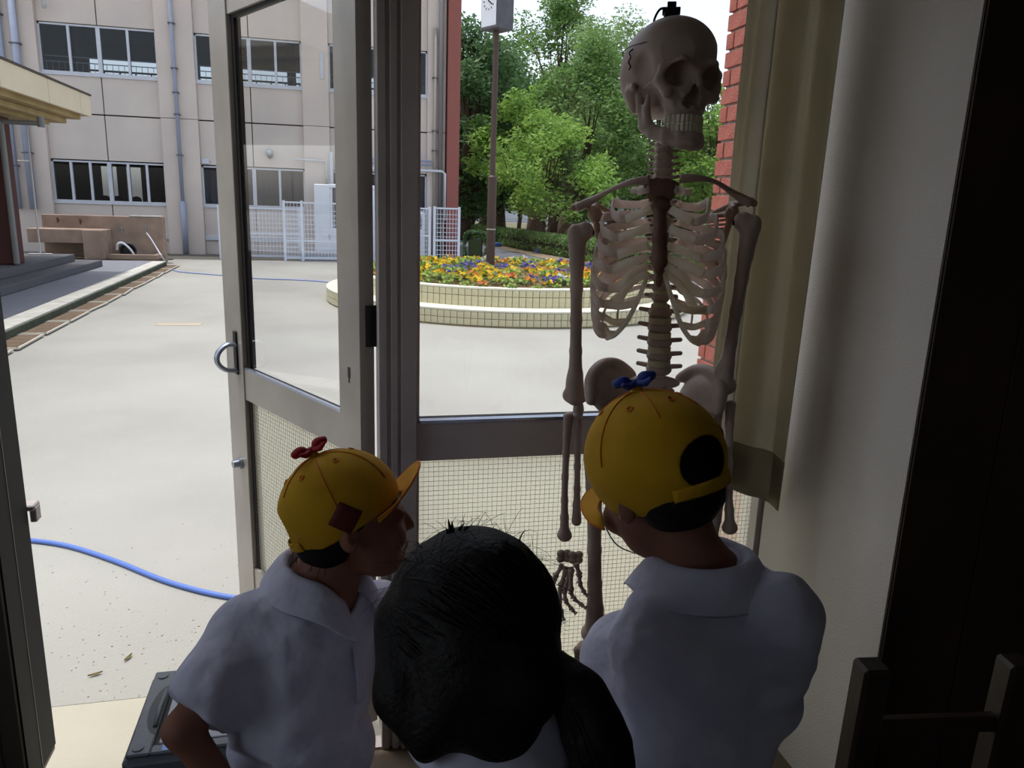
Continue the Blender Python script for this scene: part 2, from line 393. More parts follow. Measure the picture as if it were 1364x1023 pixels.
obj('top_rail', leaf(MB(), .105, .715, .004, .036, 1.915, 2.1), m_alu2, door)
obj('bottom_rail', leaf(MB(), .105, .715, .004, .036, .02, .2), m_alu2, door)
b = MB(); leaf(b, .105, .715, .004, .014, .882, .889); obj('glazing_bead', b, MATS['bead_chrome'], door)
b = MB(); leaf(b, .105, .715, .0145, .027, .882, .887); leaf(b, .697, .7149, .0145, .036, .887, 1.915); leaf(b, .697, .7149, .0145, .036, .2, .785); leaf(b, .105, .715, .0145, .03, 1.905, 1.9149)
obj('gasket', b, m_rub, door)
b = MB(); leaf(b, .105, .697, .018, .023, .885, 1.91); obj('pane', b, m_glass, door)
b = MB(); leaf(b, .105, .697, .018, .023, .2, .785); obj('wired_pane', b, m_wglass, door)
p0 = Hg+D*.105+N*.0155
obj('wire_mesh', wires(p0, D, .592, .2, .785), m_wire, door, kind='stuff', fix=False)
# handle: dark back plate and curved pull, thumb-turn below
m_chr = mat('handle_steel', (150, 160, 175), .28, .8)
hb = MB(); leaf(hb, .748, .772, -.006, 0, .86, 1.0, .002)
ha = obj('door_handle', hb, mat('handle_plate', (45, 45, 48), .4, .5), door, label='dark back plate of the handle')
pts = [Hg+D*.76+N*n+np.array([0, 0, z]) for n, z in ((-.002, .955), (-.03, .958), (-.058, .935), (-.062, .905), (-.04, .88), (-.002, .872))]
obj('pull', MB().tube(cat_rom(pts, 6), .011, 10, flat=(1.3, .7)), m_chr, ha, smooth=True)
kb = MB(); kb.cyl(Hg+D*.765+N*0+np.array([0, 0, .56]), Hg+D*.765-N*.012+np.array([0, 0, .56]), .019, n=20); kb.cyl(Hg+D*.765-N*.012+np.array([0, 0, .56]), Hg+D*.765-N*.03+np.array([0, 0, .56]), .013, .011, n=20)
obj('thumb_turn', kb, m_chr, door, smooth=False)
b = MB()
for z in (1.12, .25, 1.9): b.cyl((.083, 1.845, z-.05), (.083, 1.845, z+.05), .012, n=12); b.bx(.083, .1, 1.838, 1.85, z-.05, z+.05)
obj('hinge', b, m_rub, door)
b = MB(); leaf(b, .048, .060, -.0008, .0, .985, 1.012); leaf(b, .052, .057, -.0008, 0, .972, .985)
obj('scratch', b, mat('bare_scratch', (60, 58, 56), .8), door, label='dark chipped mark on the hinge stile')
# ---- brick wing wall outside the window ----
bw = thing('brick_wall', 'red brick wing wall outside the window, beside the curtain', 'wall', (1.62, 2.5, -.12))
obj('mortar_core', MB().bx(1.568, 1.79, 1.94, 2.992, -.12, 2.8), m_mort, bw)
bk = {}
def brick(L):
    if L not in bk:
        me = bpy.data.meshes.new('brick'); q = MB().box((0, 0, 0), (.008, L/2, .029), bev=.0015); me.from_pydata(q.v, [], q.f); me.materials.append(m_brick); me.update(); bk[L] = me
    return bk[L]
z = -.08; row = 0
while z < 2.75:
    y = 3.0; first = True
    for L in ([.21]*5 if row % 2 == 0 else [.055, .15]+[.21]*5):
        if y-L < 1.95: break
        o = bpy.data.objects.new('brick', brick(L)); COL.objects.link(o); o.parent = bw
        o.location = Vector((1.563+random.uniform(-.001, .001), y-L/2, z))-bw.location; y -= L+.009
    z += .0695; row += 1
# ---- curtain ----
def curtain():
    x0, x1, z1 = .902, 1.125, 2.18; nu, nz = 90, 46; P = []
    for j in range(nz):
        v = j/(nz-1); row = []
        for i in range(nu):
            u = i/(nu-1); bot = .655+.06*sin(pi*min(1, u*1.02))**.8+.0*u
            zz = z1+(bot-z1)*v
            ph = 2*pi*(2.6*u+.25*sin(3*u+1.0*v)); a = .030*(.8+.3*v)
            x = x0+(x1-x0)*u+.006*sin(ph*.5+1)
            row.append((x, 1.645+a*sin(ph)+.01*sin(2.3*ph+2*v), zz))
        P.append(row)
    return P
ct = thing('curtain', 'cream curtain gathered at the right side of the window', 'curtain', (1.0, 1.64, .65))
m_cur = mat('curtain_cloth', (214, 209, 190), .9, var=.04, vscale=10, bump=.1, bscale=300, trans=.5)
P = curtain(); o = obj('cloth', MB().grid(P), m_cur, ct, smooth=True, fix=False)
sm = o.modifiers.new('thick', 'SOLIDIFY'); sm.thickness = .002
hp = [[(p[0], p[1]-.0022, p[2]) for p in r] for r in P[-5:]]
o = obj('hem', MB().grid(hp), mat('hem_cloth', (176, 168, 140), .9, trans=.2), ct, smooth=True, fix=False, label='double-layered bottom hem')
sm = o.modifiers.new('thick', 'SOLIDIFY'); sm.thickness = .001
obj('curtain_rail', MB().cyl((.15, 1.64, 2.2), (1.148, 1.64, 2.2), .011).bx(.14, .17, 1.63, 1.75, 2.19, 2.21).bx(1.12, 1.147, 1.63, 1.75, 2.19, 2.21), m_alu, ct)
b = MB()
for i in range(10): b.tube([(.9+i*.022+.012*cos(a), 1.64, 2.19+.017*sin(a)) for a in np.linspace(0, 2*pi, 13)], .002, 5)
obj('ring', b, m_alu, ct, kind='stuff')
# ================= outdoors: ground =================
def pgrid(poly, z, th, m_, name, **k):
    return struct(name, MB().prism(poly, z-th, z), m_, **k)
pgrid([(-60, -40), (60, -40), (60, 90), (-60, 90)], -.142, .3, mat('far_ground', (150, 150, 146), .95, vscale=.5), 'ground')
def sub(poly, z, th, m_, name): return pgrid(poly, z, th, m_, name)
sub([(-3.34, 2.275), (40, 2.275), (40, 19.35), (-3.62, 19.35)], -.12, .03, m_yard, 'courtyard')
sub([(-3.34, 1.80), (4, 1.80), (4, 2.27), (-3.34, 2.27)], -.118, .03, m_land, 'landing')
sub([(-9, 19.35), (3.6, 19.35), (3.6, 21.0), (-9, 21.0)], -.115, .03, mat('facade_shade', (96, 92, 84), .95, vscale=6, bump=.3), 'shade_strip')  # dark ground colour stands in for the school's shadow along its foot
# asphalt path beyond the bed and the soil verge
sub([(3.4, 19.4), (6.4, 15.6), (9, 13), (12, 13), (6.15, 20.0), (5.6, 26), (5.2, 40), (4.2, 40)], -.105, .03, m_asph, 'path')
sub([(6.0, 20), (9.2, 14.5), (13, 14.5), (7.2, 22), (6.9, 42), (5.2, 42), (5.45, 28)], -.09, .03, m_soil, 'verge')
sub([(6.9, 22), (40, 14), (40, 60), (5, 60), (5.2, 42), (6.9, 42)], -.1, .02, mat('tree_ground', (120, 112, 84), 1, vscale=2, rgb2=(90, 92, 60)), 'tree_bed')
# scattered grit and a few dry leaves on the yard near the door
b = MB(); rs = random.Random(3)
for i in range(500):
    x = rs.uniform(-1.6, .4); y = 2.28+abs(rs.gauss(0, .5)); r = rs.uniform(.001, .0026)
    b.box((x, y, -.12+r*.4), (r, r*rs.uniform(.5, 1), r*.5), rz=rs.uniform(0, 3))
tag(obj('yard_grit', b, mat('grit', (168, 158, 138), 1, vscale=30, rgb2=(135, 125, 105)), kind='stuff', fix=False), 'fine loose grit scattered on the yard near the doorway', 'grit')
for i, (x, y, a) in enumerate([(-.78, 2.42, .4), (-.70, 2.5, 1.2)]):
    q = MB(); n = 7; q.grid([[(x+cos(a)*u*.022-sin(a)*v*(1-u*u)*.006, y+sin(a)*u*.022+cos(a)*v*(1-u*u)*.006, -.117+.004*abs(v)+.003*u*u) for v in (-1, 0, 1)] for u in np.linspace(-1, 1, n)])
    tag(obj('dry_leaf', q, mat('dry_leaf', (120, 105, 50), .8), fix=False), ['small curled dry leaf lying by the concrete landing', 'second dry leaf, farther from the landing edge'][i], 'leaf')
# ---- blue hose: thick near stretch and thin far stretch ----
def hose(px, z, r, name, label, m_, rad_n=8, grp=None):
    P = cat_rom([gnd(x, y, z) for x, y in px], 8)
    return tag(obj(name, MB().tube(P, r, rad_n), m_, smooth=True), label, 'hose')
hose([(-40, 712), (0, 716), (36, 719), (90, 727), (150, 746), (215, 772), (270, 788), (318, 797), (400, 806), (480, 800), (560, 770)], -.109, .0105, 'garden_hose', 'thick light blue hose curving over the yard in front of the doorway', mat('blue_hose', (90, 122, 200), .45))
hose([(222, 352), (232, 360), (250, 363), (300, 367), (345, 371), (400, 373), (438, 376), (470, 382)], -.108, .011, 'garden_hose', 'thin blue hose lying far across the yard from the washing trough', mat('pale_blue_hose', (140, 160, 210), .5))
tag(obj('marking_plate', MB().bx(-2.05, -1.55, 9.55, 9.72, -.121, -.116, bev=.001), mat('plate_paint', (182, 168, 148), .8)), 'pale rectangular plate set flush in the sunny yard', 'plate')
# ================= left walkway =================
wk = thing('walkway', 'raised grey covered walkway on the left with pale curb', 'walkway', (-3.6, 12, -.12))
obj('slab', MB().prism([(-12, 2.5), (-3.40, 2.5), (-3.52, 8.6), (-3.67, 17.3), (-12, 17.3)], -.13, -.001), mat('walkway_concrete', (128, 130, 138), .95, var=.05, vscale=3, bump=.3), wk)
for i in range(9):
    y0 = 2.6+i*1.63; y1 = min(y0+1.622, 18.6); e = lambda y: -3.25-.018*(y-8.5)
    q = MB().prism([(e(y0)-.25, y0), (e(y0), y0), (e(y1), y1), (e(y1)-.25, y1)], -.125, .0+(.0015 if i % 2 else 0))
    obj('curb_stone', q, m_curb, wk)
obj('gutter_strip', MB().prism([(-3.146, 2.6), (-3.12, 2.6), (-3.385, 17.26), (-3.412, 17.26)], -.12, -.018).prism([(-3.12, 2.6), (-3.09, 2.6), (-3.33, 17.26), (-3.385, 17.26)], -.12, -.116), mat('gutter_dark_green', (70, 78, 62), .95, vscale=9, bump=.3, rgb2=(56, 62, 50)), wk, label='dark mossy face along the curb foot')  # dark green facing on the curb side plus a thin strip at its foot
ps = thing('porch_steps', 'two dark concrete steps under the canopy', 'steps', (-5.5, 14, 0))
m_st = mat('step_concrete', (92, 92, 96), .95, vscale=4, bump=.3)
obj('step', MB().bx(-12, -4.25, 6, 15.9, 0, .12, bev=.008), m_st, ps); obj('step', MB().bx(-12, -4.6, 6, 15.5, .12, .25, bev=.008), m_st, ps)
# drain gratings in a row along the curb
m_gr = mat('grate_mud', (138, 118, 98), .95, vscale=10, bump=.5, rgb2=(118, 100, 82)); m_gf = mat('grate_frame', (200, 194, 180), .7, vscale=10)
gy = 6.3; gi = 0
ORD = ['first', 'second', 'third', 'fourth', 'fifth', 'sixth', 'seventh', 'eighth', 'ninth', 'tenth', 'eleventh', 'twelfth', 'thirteenth', 'fourteenth', 'fifteenth', 'sixteenth', 'seventeenth', 'eighteenth']
while gi < 13:
    L = .82; yc = gy+L/2; xc = -3.135-.022*(yc-8); a = .022+rs.uniform(-.05, .05); h = .165
    g = thing('drain_grate', 'rusty brown drain grate beside the walkway curb, %s from the near end' % ORD[gi], 'drain grate', (xc, yc, -.12), 'drain grates along the walkway curb')
    c, s_ = cos(a), sin(a)
    q = MB()
    for sg in (-1, 1):
        q.box((xc-s_*sg*(L/2-.02), yc+c*sg*(L/2-.02), -.095), (h, .012, .008), rz=a); q.box((xc+c*sg*h, yc+s_*sg*h, -.095), (.010, L/2-.01, .008), rz=a)
    obj('frame', q, m_gf, g)
    q = MB()
    for i in range(15):
        v = -L/2+.05+i*(L-.1)/14; q.box((xc-s_*v, yc+c*v, -.098), (h-.01, .018, .005), rz=a)
    q.box((xc, yc, -.106), (h, L/2-.02, .004), rz=a)
    obj('grating', q, m_gr, g); gy += .86; gi += 1
# ---- canopy ----
cn = thing('entrance_canopy', 'cream concrete canopy with a stepped underside jutting in at left', 'canopy', (-4.7, 13, 0))
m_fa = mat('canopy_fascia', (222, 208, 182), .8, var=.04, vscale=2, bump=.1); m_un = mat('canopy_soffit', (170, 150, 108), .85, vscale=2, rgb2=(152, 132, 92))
ys = [5.0, 7.4, 9.2, 11.3, 13.05, 14.55, 15.13]
for i in range(len(ys)-1):
    obj('fascia_panel', MB().bx(-4.06, -4.0, ys[i]+.012, ys[i+1]-.012, 2.63, 2.97, bev=.004), m_fa, cn)
obj('end_fascia', MB().bx(-12, -4.06, 15.07, 15.12, 2.63, 2.97), m_fa, cn)
obj('roof_slab', MB().bx(-12, -4.06, 4.9, 15.07, 2.66, 2.98), m_fa, cn)
obj('roof_edging', MB().bx(-4.1, -3.985, 4.9, 15.15, 2.972, 3.0).bx(-12, -4.1, 15.05, 15.15, 2.982, 3.0), mat('roof_edging', (70, 62, 60), .6), cn)
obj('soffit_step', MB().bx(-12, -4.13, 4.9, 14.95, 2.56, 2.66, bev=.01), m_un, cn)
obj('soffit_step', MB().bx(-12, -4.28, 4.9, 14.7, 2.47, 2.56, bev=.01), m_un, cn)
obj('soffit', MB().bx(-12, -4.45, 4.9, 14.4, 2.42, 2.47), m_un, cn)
m_dr = mat('dark_red_column', (74, 34, 32), .7, vscale=4)
obj('column', MB().bx(-5.25, -4.72, 13.1, 13.5, .25, 2.44, bev=.02), m_dr, cn)
obj('drainpipe', MB().tube([(-4.66, 13.0, 2.33), (-4.66, 13.0, .28)], .04, 10).tube([(-4.66, 13.0, 2.33), (-4.1, 13.0, 2.33)], .035, 10).cyl((-4.13, 13, 2.28), (-4.13, 13, 2.42), .05, n=12), mat('grey_pvc', (120, 122, 120), .5), cn, smooth=False)
sp = thing('pole_stand', 'thin white upright pole on a flat foot under the canopy', 'pole', (-5.0, 15.2, .25))
pz = at(48, 325, 15.2); pt = at(40, 168, 15.2); sx = (pz[0]+pt[0])/2
obj('pole', MB().cyl((sx, 15.2, .26), (sx, 15.2, 2.55), .014, n=8), mat('white_paint', (205, 205, 205), .6), sp)
obj('foot', MB().bx(sx-.18, sx+.18, 15.16, 15.24, .25, .275, bev=.004), MATS['white_paint'], sp)
obj('crossbar', MB().cyl((sx-.2, 15.2, 1.85), (sx+.01, 15.2, 1.85), .011, n=8), MATS['white_paint'], sp)
# ================= washing trough =================
tr = thing('washing_trough', 'brown concrete washing trough with taps against the school wall', 'sink', (-4.8, 18.3, -.12))
m_tr = mat('trough_concrete', (164, 142, 126), .9, var=.08, vscale=3, bump=.4, bscale=60, rgb2=(140, 120, 106))
obj('back_wall', MB().bx(-5.95, -3.58, 18.15, 18.4, -.11, .87, bev=.008), m_tr, tr)
obj('coping', MB().bx(-4.25, -3.6, 18.14, 18.41, .872, .892), m_curb, tr, label='pale strip on the wall top')
obj('basin', MB().bx(-6.05, -5.0, 17.55, 18.15, .32, .60, bev=.01), m_tr, tr)
obj('pier', MB().bx(-5.0, -4.62, 17.45, 18.15, .0, .60, bev=.012), m_tr, tr)
obj('basin_floor', MB().bx(-6.05, -5.0, 17.7, 18.15, .0, .02), m_tr, tr)
obj('low_kerb', MB().bx(-4.62, -3.62, 17.6, 17.7, .0, .1, bev=.008).bx(-3.72, -3.62, 17.7, 18.15, .0, .1, bev=.008), m_tr, tr)
for i, (x, y) in enumerate([(78, 293), (108, 295), (163, 306), (195, 305)]):
    p = at(x, y, 18.12); q = MB(); q.cyl((p[0], 18.15, p[2]), (p[0], 18.04, p[2]), .014, n=8).cyl((p[0], 18.06, p[2]-.06), (p[0], 18.06, p[2]+.045), .016, n=8).bx(p[0]-.03, p[0]+.03, 18.05, 18.07, p[2]+.045, p[2]+.055)
    obj('tap', q, m_chr if i > 1 else mat('old_brass', (90, 70, 50), .5, .5), tr)
p = at(195, 310, 18.05)
tag(obj('white_hose', MB().tube(cat_rom([p, (p[0]+.1, 17.95, .42), (p[0]+.24, 17.8, .22), (p[0]+.36, 17.62, .07), gnd(221, 350, -.1)], 8), .014, 8), mat('white_hose', (205, 205, 215), .5), smooth=True), 'white hose hanging from the right tap of the trough', 'hose')
hr = thing('hose_reel', 'black and white hose reel standing inside the washing trough kerb', 'hose reel', (-4.27, 17.9, 0))
q = MB()
for a in range(3): q.tube([(-4.25+(.15-.02*a)*cos(t), 17.85+.04*a, .16+(.15-.02*a)*sin(t)) for t in np.linspace(0, 2*pi, 25)], .022, 8)
obj('coiled_hose', q, mat('black_hose', (24, 24, 26), .5), hr, smooth=True)
obj('drum', MB().cyl((-4.25, 17.82, .16), (-4.25, 17.96, .16), .1, n=20), MATS['black_hose'], hr)
obj('frame', MB().tube(cat_rom([(-4.45, 17.78, .18), (-4.42, 17.76, .3), (-4.33, 17.76, .33), (-4.2, 17.76, .22), (-4.12, 17.78, .08), (-4.1, 17.8, .01)], 6), .022, 8).bx(-4.45, -4.05, 17.76, 17.98, .0, .02), mat('reel_white', (220, 225, 235), .5), hr, smooth=False)
# ================= school building =================
sb = thing('school_building', 'beige two-storey school building with banded windows across the yard', 'building', (-3, 21, -.12))
m_w = mat('panel_beige', (210, 200, 191), .9, var=.03, vscale=.8, bump=.15, bscale=30, rgb2=(199, 189, 183))
m_w2 = mat('pilaster_beige', (212, 200, 190), .9, vscale=.7, bump=.15, bscale=30, rgb2=(200, 189, 182))
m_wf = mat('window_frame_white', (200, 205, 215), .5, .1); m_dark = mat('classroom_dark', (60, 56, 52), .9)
m_fg = glass('facade_glass', (205, 210, 214))
bays = [(-14.2, -10.95), (-10.2, -7.38), (-6.55, -4.0), (-3.15, -.65), (0.0, 2.5)]
pil = [(-10.95, -10.2), (-7.38, -6.55), (-4.0, -3.15), (-.65, 0.0), (2.5, 2.97)]
FY = 21.0
rows = [(-.12, 1.08), (2.10, 3.15), (3.17, 4.03), (5.16, 6.85), (6.87, 8.0)]
for (x0, x1) in bays:
    xm = (x0+x1)/2-.0
    for (z0, z1) in rows:
        for a, c in ((x0, xm-.008), (xm+.008, x1)):
            obj('wall_panel', MB().bx(a+.004, c-.004, FY, FY+.18, z0+.006, z1-.006, bev=.004), m_w, sb)
    obj('base_trim', MB().bx(x0, x1, FY-.05, FY, .24, .36, bev=.01), m_wf, sb)
for (x0, x1) in pil:
    for z0, z1 in ((-.12, 3.155), (3.165, 6.4), (6.41, 8.0)):
        obj('pilaster', MB().bx(x0, x1, FY-.14, FY+.3, z0, z1, bev=.01), m_w2, sb)
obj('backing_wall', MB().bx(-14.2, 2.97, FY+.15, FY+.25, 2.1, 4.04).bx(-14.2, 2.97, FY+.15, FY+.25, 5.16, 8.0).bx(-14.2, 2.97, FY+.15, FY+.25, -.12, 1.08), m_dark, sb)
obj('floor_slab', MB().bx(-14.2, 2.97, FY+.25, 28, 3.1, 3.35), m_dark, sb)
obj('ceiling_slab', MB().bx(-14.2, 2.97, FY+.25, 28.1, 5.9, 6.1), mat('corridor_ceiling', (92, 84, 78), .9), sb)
obj('roof', MB().bx(-14.4, 3.1, FY-.1, 28.2, 8.0, 8.2), m_w2, sb)
obj('end_wall', MB().bx(2.9, 2.98, FY+.3, 28, -.12, 8.0), m_w2, sb)
obj('end_wall', MB().bx(-14.3, -14.2, FY, 28, -.12, 8), m_w2, sb)
# rear wall of the upper corridor: solid, with low openings to the sky
b = MB(); zo0, zo1 = 4.95, 5.42
b.bx(-14.2, 2.97, 28, 28.1, 2.3, zo0).bx(-14.2, -8, 28, 28.1, -.12, 2.3).bx(-4, 2.97, 28, 28.1, -.12, 2.3).bx(-8, -4, 28, 28.1, -.12, .7).bx(-14.2, 2.97, 28, 28.1, zo1, 8.0)
op = [(-7.35, -5.35), (-4.5, -.3), (.3, 2.9)]; xs = [-14.2]+[v for o2 in op for v in o2]+[2.97]
for i in range(0, len(xs), 2): b.bx(xs[i], xs[i+1], 28, 28.1, zo0, zo1)
obj('rear_wall', b, mat('corridor_wall', (110, 102, 92), .9), sb)
b = MB()
for x in (-12, -9.5, -6.9, -3.9, -1.2, 1.6): b.bx(x, x+.25, 25.0, 25.2, 3.35, 5.9)
for x in np.arange(-14, 2.9, .45): b.bx(x, x+.04, 27.4, 27.44, 3.35, 5.0)
b.bx(-14, 2.9, 27.38, 27.46, 4.97, 5.02)
obj('corridor_railing', b, mat('corridor_rail', (135, 128, 122), .8), sb)
def window(x0, x1, z0, z1, n, grey=False, curtains=False, extra=0):
    b = MB(); y0, y1 = FY+.03, FY+.12
    b.bx(x0, x1, FY-.03, y1, z0-.04, z0+.05).bx(x0, x1, y0, y1, z1-.04, z1).bx(x0, x0+.04, y0, y1, z0, z1).bx(x1-.04, x1, y0, y1, z0, z1)
    f = obj('window_frame', b, m_wf, sb)
    for i in range(1, n):
        x = x0+(x1-x0)*i/n; obj('mullion', MB().bx(x-(.045 if i == n//2 else .028), x+(.045 if i == n//2 else .028), y0-.01, y1, z0+.05, z1-.04), m_wf, f)
    for i in range(n):
        a = x0+(x1-x0)*i/n+.02; c = x0+(x1-x0)*(i+1)/n-.02
        obj('pane', MB().bx(a, c, y0+.03+.02*(i % 2), y0+.036+.02*(i % 2), z0+.05, z1-.04), m_fg, f)
    if extra:
        q = MB()
        for zz in (z0+.28, z0+.40): q.cyl((x0+.05, y1+.06, zz), (x1-.05, y1+.06, zz), .012, n=6)
        for k in range(int((x1-x0)/.13)): q.bx(x0+.07+k*.13, x0+.08+k*.13, y1+.055, y1+.065, z0+.05, z0+.28)
        obj('safety_bar', q, m_wf, f)
for i, (x0, x1) in enumerate(bays):
    window(x0, x1, 4.05, 5.15, 4, extra=1); window(x0, x1, 1.10, 2.08, 6 if i == 2 else 4)
# ground-floor rooms
obj('room_shell', MB().bx(-14.2, 2.97, 25.9, 26, 2.1, 3.1).bx(-14.2, 2.97, 25.9, 26, -.12, .9).bx(-14.2, -6.9, 25.9, 26, .9, 2.1).bx(-6.3, -6.05, 25.9, 26, .9, 2.1).bx(-5.5, -4.9, 25.9, 26, .9, 2.1).bx(-4.2, 2.97, 25.9, 26, .9, 2.1).bx(-3.9, -3.8, FY+.3, 26, -.12, 3.1).bx(-14.2, 2.97, FY+.25, 26, -.12, .02), mat('classroom_wall', (190, 184, 172), .9), sb)
m_pc = mat('window_curtain', (176, 160, 165), .9, vscale=3, rgb2=(160, 148, 158))
def wcurt(x0, x1, z0, z1, pl):
    return obj('curtain', MB().grid([[(x0+(x1-x0)*u, FY+.24+.03*sin(u*(x1-x0)*pl*6.28), z) for u in np.linspace(0, 1, int((x1-x0)*40))] for z in (z0, z1)]), m_pc, sb, fix=False)
wcurt(-3.12, -1.0, 1.1, 2.08, 4.5); wcurt(-.95, -.68, 1.1, 2.08, 6); wcurt(0.02, 2.45, 1.1, 2.08, 4)
b = MB()
for x in (-6.2, -5.6, -5.0, -4.55): b.bx(x, x+.2, 23, 23.1, 1.1, 2.3)
b.bx(-6.3, -4.2, 22.6, 22.9, .02, 1.12)
obj('classroom_furniture', b, mat('furniture', (120, 112, 100), .8), sb)
for x in (-5.75, -5.45, -5.0, -4.72, -4.35, -4.2): obj('cushion', MB().sphere((x, 22.3, 1.17), (.13, .12, .1)), mat('red_cushion', (100, 40, 38), .8), sb, smooth=True)
# drainpipes and fittings on the facade
m_pv = mat('pipe_grey_blue', (150, 158, 178), .5)
def pipe(pts, r=.05, m_=m_pv, br=None):
    o = obj('drainpipe', MB().tube(pts, r, 10), m_, sb, smooth=True)
    if br:
        for z in br: obj('pipe_bracket', MB().bx(pts[0][0]-r-.03, pts[0][0]+r+.03, pts[0][1]-r-.01, FY-.1, z-.012, z+.012), mat('bracket_dark', (90, 92, 100), .6), o)
pipe([(-3.60, FY-.22, 8), (-3.60, FY-.22, 1.2)], .045, br=[5.3, 4.3, 3.75, 3.25, 2.3]); pipe([(-3.60, FY-.22, 1.2), (-3.60, FY-.22, -.1)], .07)
pipe([(-7.25, FY-.22, 8), (-7.25, FY-.22, .9)], .055, br=[5.2, 3.4, 1.9]); pipe([(-6.95, FY-.24, 6.2), (-6.95, FY-.24, .9)], .08, br=[4.6, 2.2])
pipe([(-7.6, FY-.22, 5.75), (-6.3, FY-.22, 5.75), (-6.28, FY-.22, 5.4)], .05, m_wf)
pipe([(2.68, FY-.2, 5.7), (2.68, FY-.2, -.1)], .045, mat('pipe_concrete', (156, 148, 138), .8), br=[4.5, 3.2, 2.7])
pipe([(2.83, FY-.22, 8), (2.83, FY-.22, -.1)], .06, mat('pipe_grey', (112, 108, 108), .7))
pipe([(.2, FY-.3, 2.18), (2.86, FY-.3, 2.18), (2.95, FY-.3, 2.12), (2.95, FY-.3, .9)], .035, m_wf); pipe([(.2, FY-.3, 2.42), (2.6, FY-.3, 2.42)], .03); pipe([(.2, FY-.3, 2.33), (2.6, FY-.3, 2.33)], .03)
pipe([(-.9, FY-.2, 2.32), (-.12, FY-.2, 2.32), (-.1, FY-.2, 1.7)], .022, m_wf); obj('conduit_box', MB().bx(-.02, .07, FY-.2, FY-.14, 1.7, 2.55, bev=.01), m_wf, sb)
obj('conduit_box', MB().bx(-3.14, -2.95, FY-.06, FY, 2.12, 2.25, bev=.01), m_wf, sb)
q = MB().sphere((-1.50, FY-.04, 2.47), (.1, .12, .095), 14, 10); obj('vent_hood', q, mat('vent_steel', (170, 178, 190), .4, .5), sb, smooth=True)
obj('vent_throat', MB().cyl((-1.49, FY-.1, 2.40), (-1.49, FY-.02, 2.385), .07, n=14), m_rub, sb)
obj('sensor_strip', MB().bx(-.2, -.12, FY-.16, FY-.14, 4.3, 4.9), m_wf, sb)
tag(obj('brick_red_tower', MB().bx(3.0, 3.32, FY-.3, 28.3, -.12, 8.6), mat('red_mosaic', (152, 92, 84), .85, var=.06, vscale=30, bump=.3, bscale=60)), 'dark red mosaic-faced column at the right end of the school', 'column')
# ================= white mesh fences and the shed =================
m_fw = mat('fence_white', (214, 222, 236), .5)
def fence(x0, x1, y, z0, z1, label, mid=.5, name='mesh_fence', cat='fence', st=.075, extra_post=None):
    f = thing(name, label, cat, ((x0+x1)/2, y, z0), 'white mesh fence panels by the school wall')
    for x in (x0, x1): obj('post', MB().bx(x-.03, x+.03, y-.03, y+.03, z0, z1+.02, bev=.004), m_fw, f)
    if extra_post: obj('post', MB().bx(extra_post-.03, extra_post+.03, y-.03, y+.03, z0, z1+.02, bev=.004), m_fw, f)
    for z in (z0+.08, z0+(z1-z0)*mid, z1-.02): obj('rail', MB().bx(x0+.03, x1-.03, y-.02, y+.02, z-.018, z+.018), m_fw, f)
    b = MB(); n = int((x1-x0)/st)
    for i in range(1, n): b.bx(x0+i*(x1-x0)/n-.005, x0+i*(x1-x0)/n+.005, y-.005, y+.005, z0+.06, z1)
    for i in range(1, int((z1-z0)/.11)): b.bx(x0, x1, y-.006, y+.006, z0+i*.11-.006, z0+i*.11+.006)
    obj('wire_mesh', b, m_fw, f, kind='stuff', fix=False)
fence(-2.60, -2.08, 19.5, -.12, 1.12, 'narrow white mesh fence section beside the outer edge of the open door')
fence(-2.02, -.76, 19.6, -.12, 1.12, 'low white mesh gate panel seen through the upper door glass', .5)
fence(-1.10, .60, 19.2, -.12, 1.29, 'taller white mesh fence in front of the white shed', .35, extra_post=-.69)
fence(.66, 2.38, 19.3, -.12, 1.24, 'white mesh fence section ending at the dark door post', .5)
fence(2.50, 3.12, 19.3, -.12, 1.26, 'last white mesh fence panel beside the flower bed and red column', .42)
sh = thing('storage_shed', 'small white prefabricated shed behind the mesh fence', 'shed', (1, 20, -.12))
m_sh = mat('shed_white', (220, 226, 235), .6, var=.02)
obj('wall', MB().bx(-.40, -.02, 19.55, 20.6, -.12, 1.72, bev=.02), m_sh, sh); obj('wall', MB().bx(-.02, 2.3, 19.55, 20.6, -.12, .68, bev=.01), m_sh, sh)
obj('wall', MB().bx(-.02, 2.3, 19.7, 20.6, .68, 1.0).bx(-.02, .03, 19.55, 20.6, .68, 1.64).bx(.95, 1.05, 19.55, 20.6, .68, 1.64).bx(2.22, 2.3, 19.55, 20.6, .68, 1.1), m_sh, sh)
obj('roof', MB().bx(-.05, 1.05, 19.5, 20.65, 1.64, 1.73, bev=.015), m_sh, sh)
obj('base', MB().bx(-.75, .6, 19.4, 19.54, -.12, .12, bev=.01), mat('shed_base', (160, 165, 178), .7), sh)
obj('window', MB().bx(.03, .95, 19.6, 19.62, .70, 1.6), mat('shed_glass', (70, 78, 82), .15, spec=.8), sh)
obj('louvre', MB().bx(1.05, 2.2, 19.6, 19.62, .70, 1.1), MATS['shed_glass'], sh)
obj('handle', MB().bx(-.08, -.05, 19.52, 19.55, .38, .52), m_alu, sh)
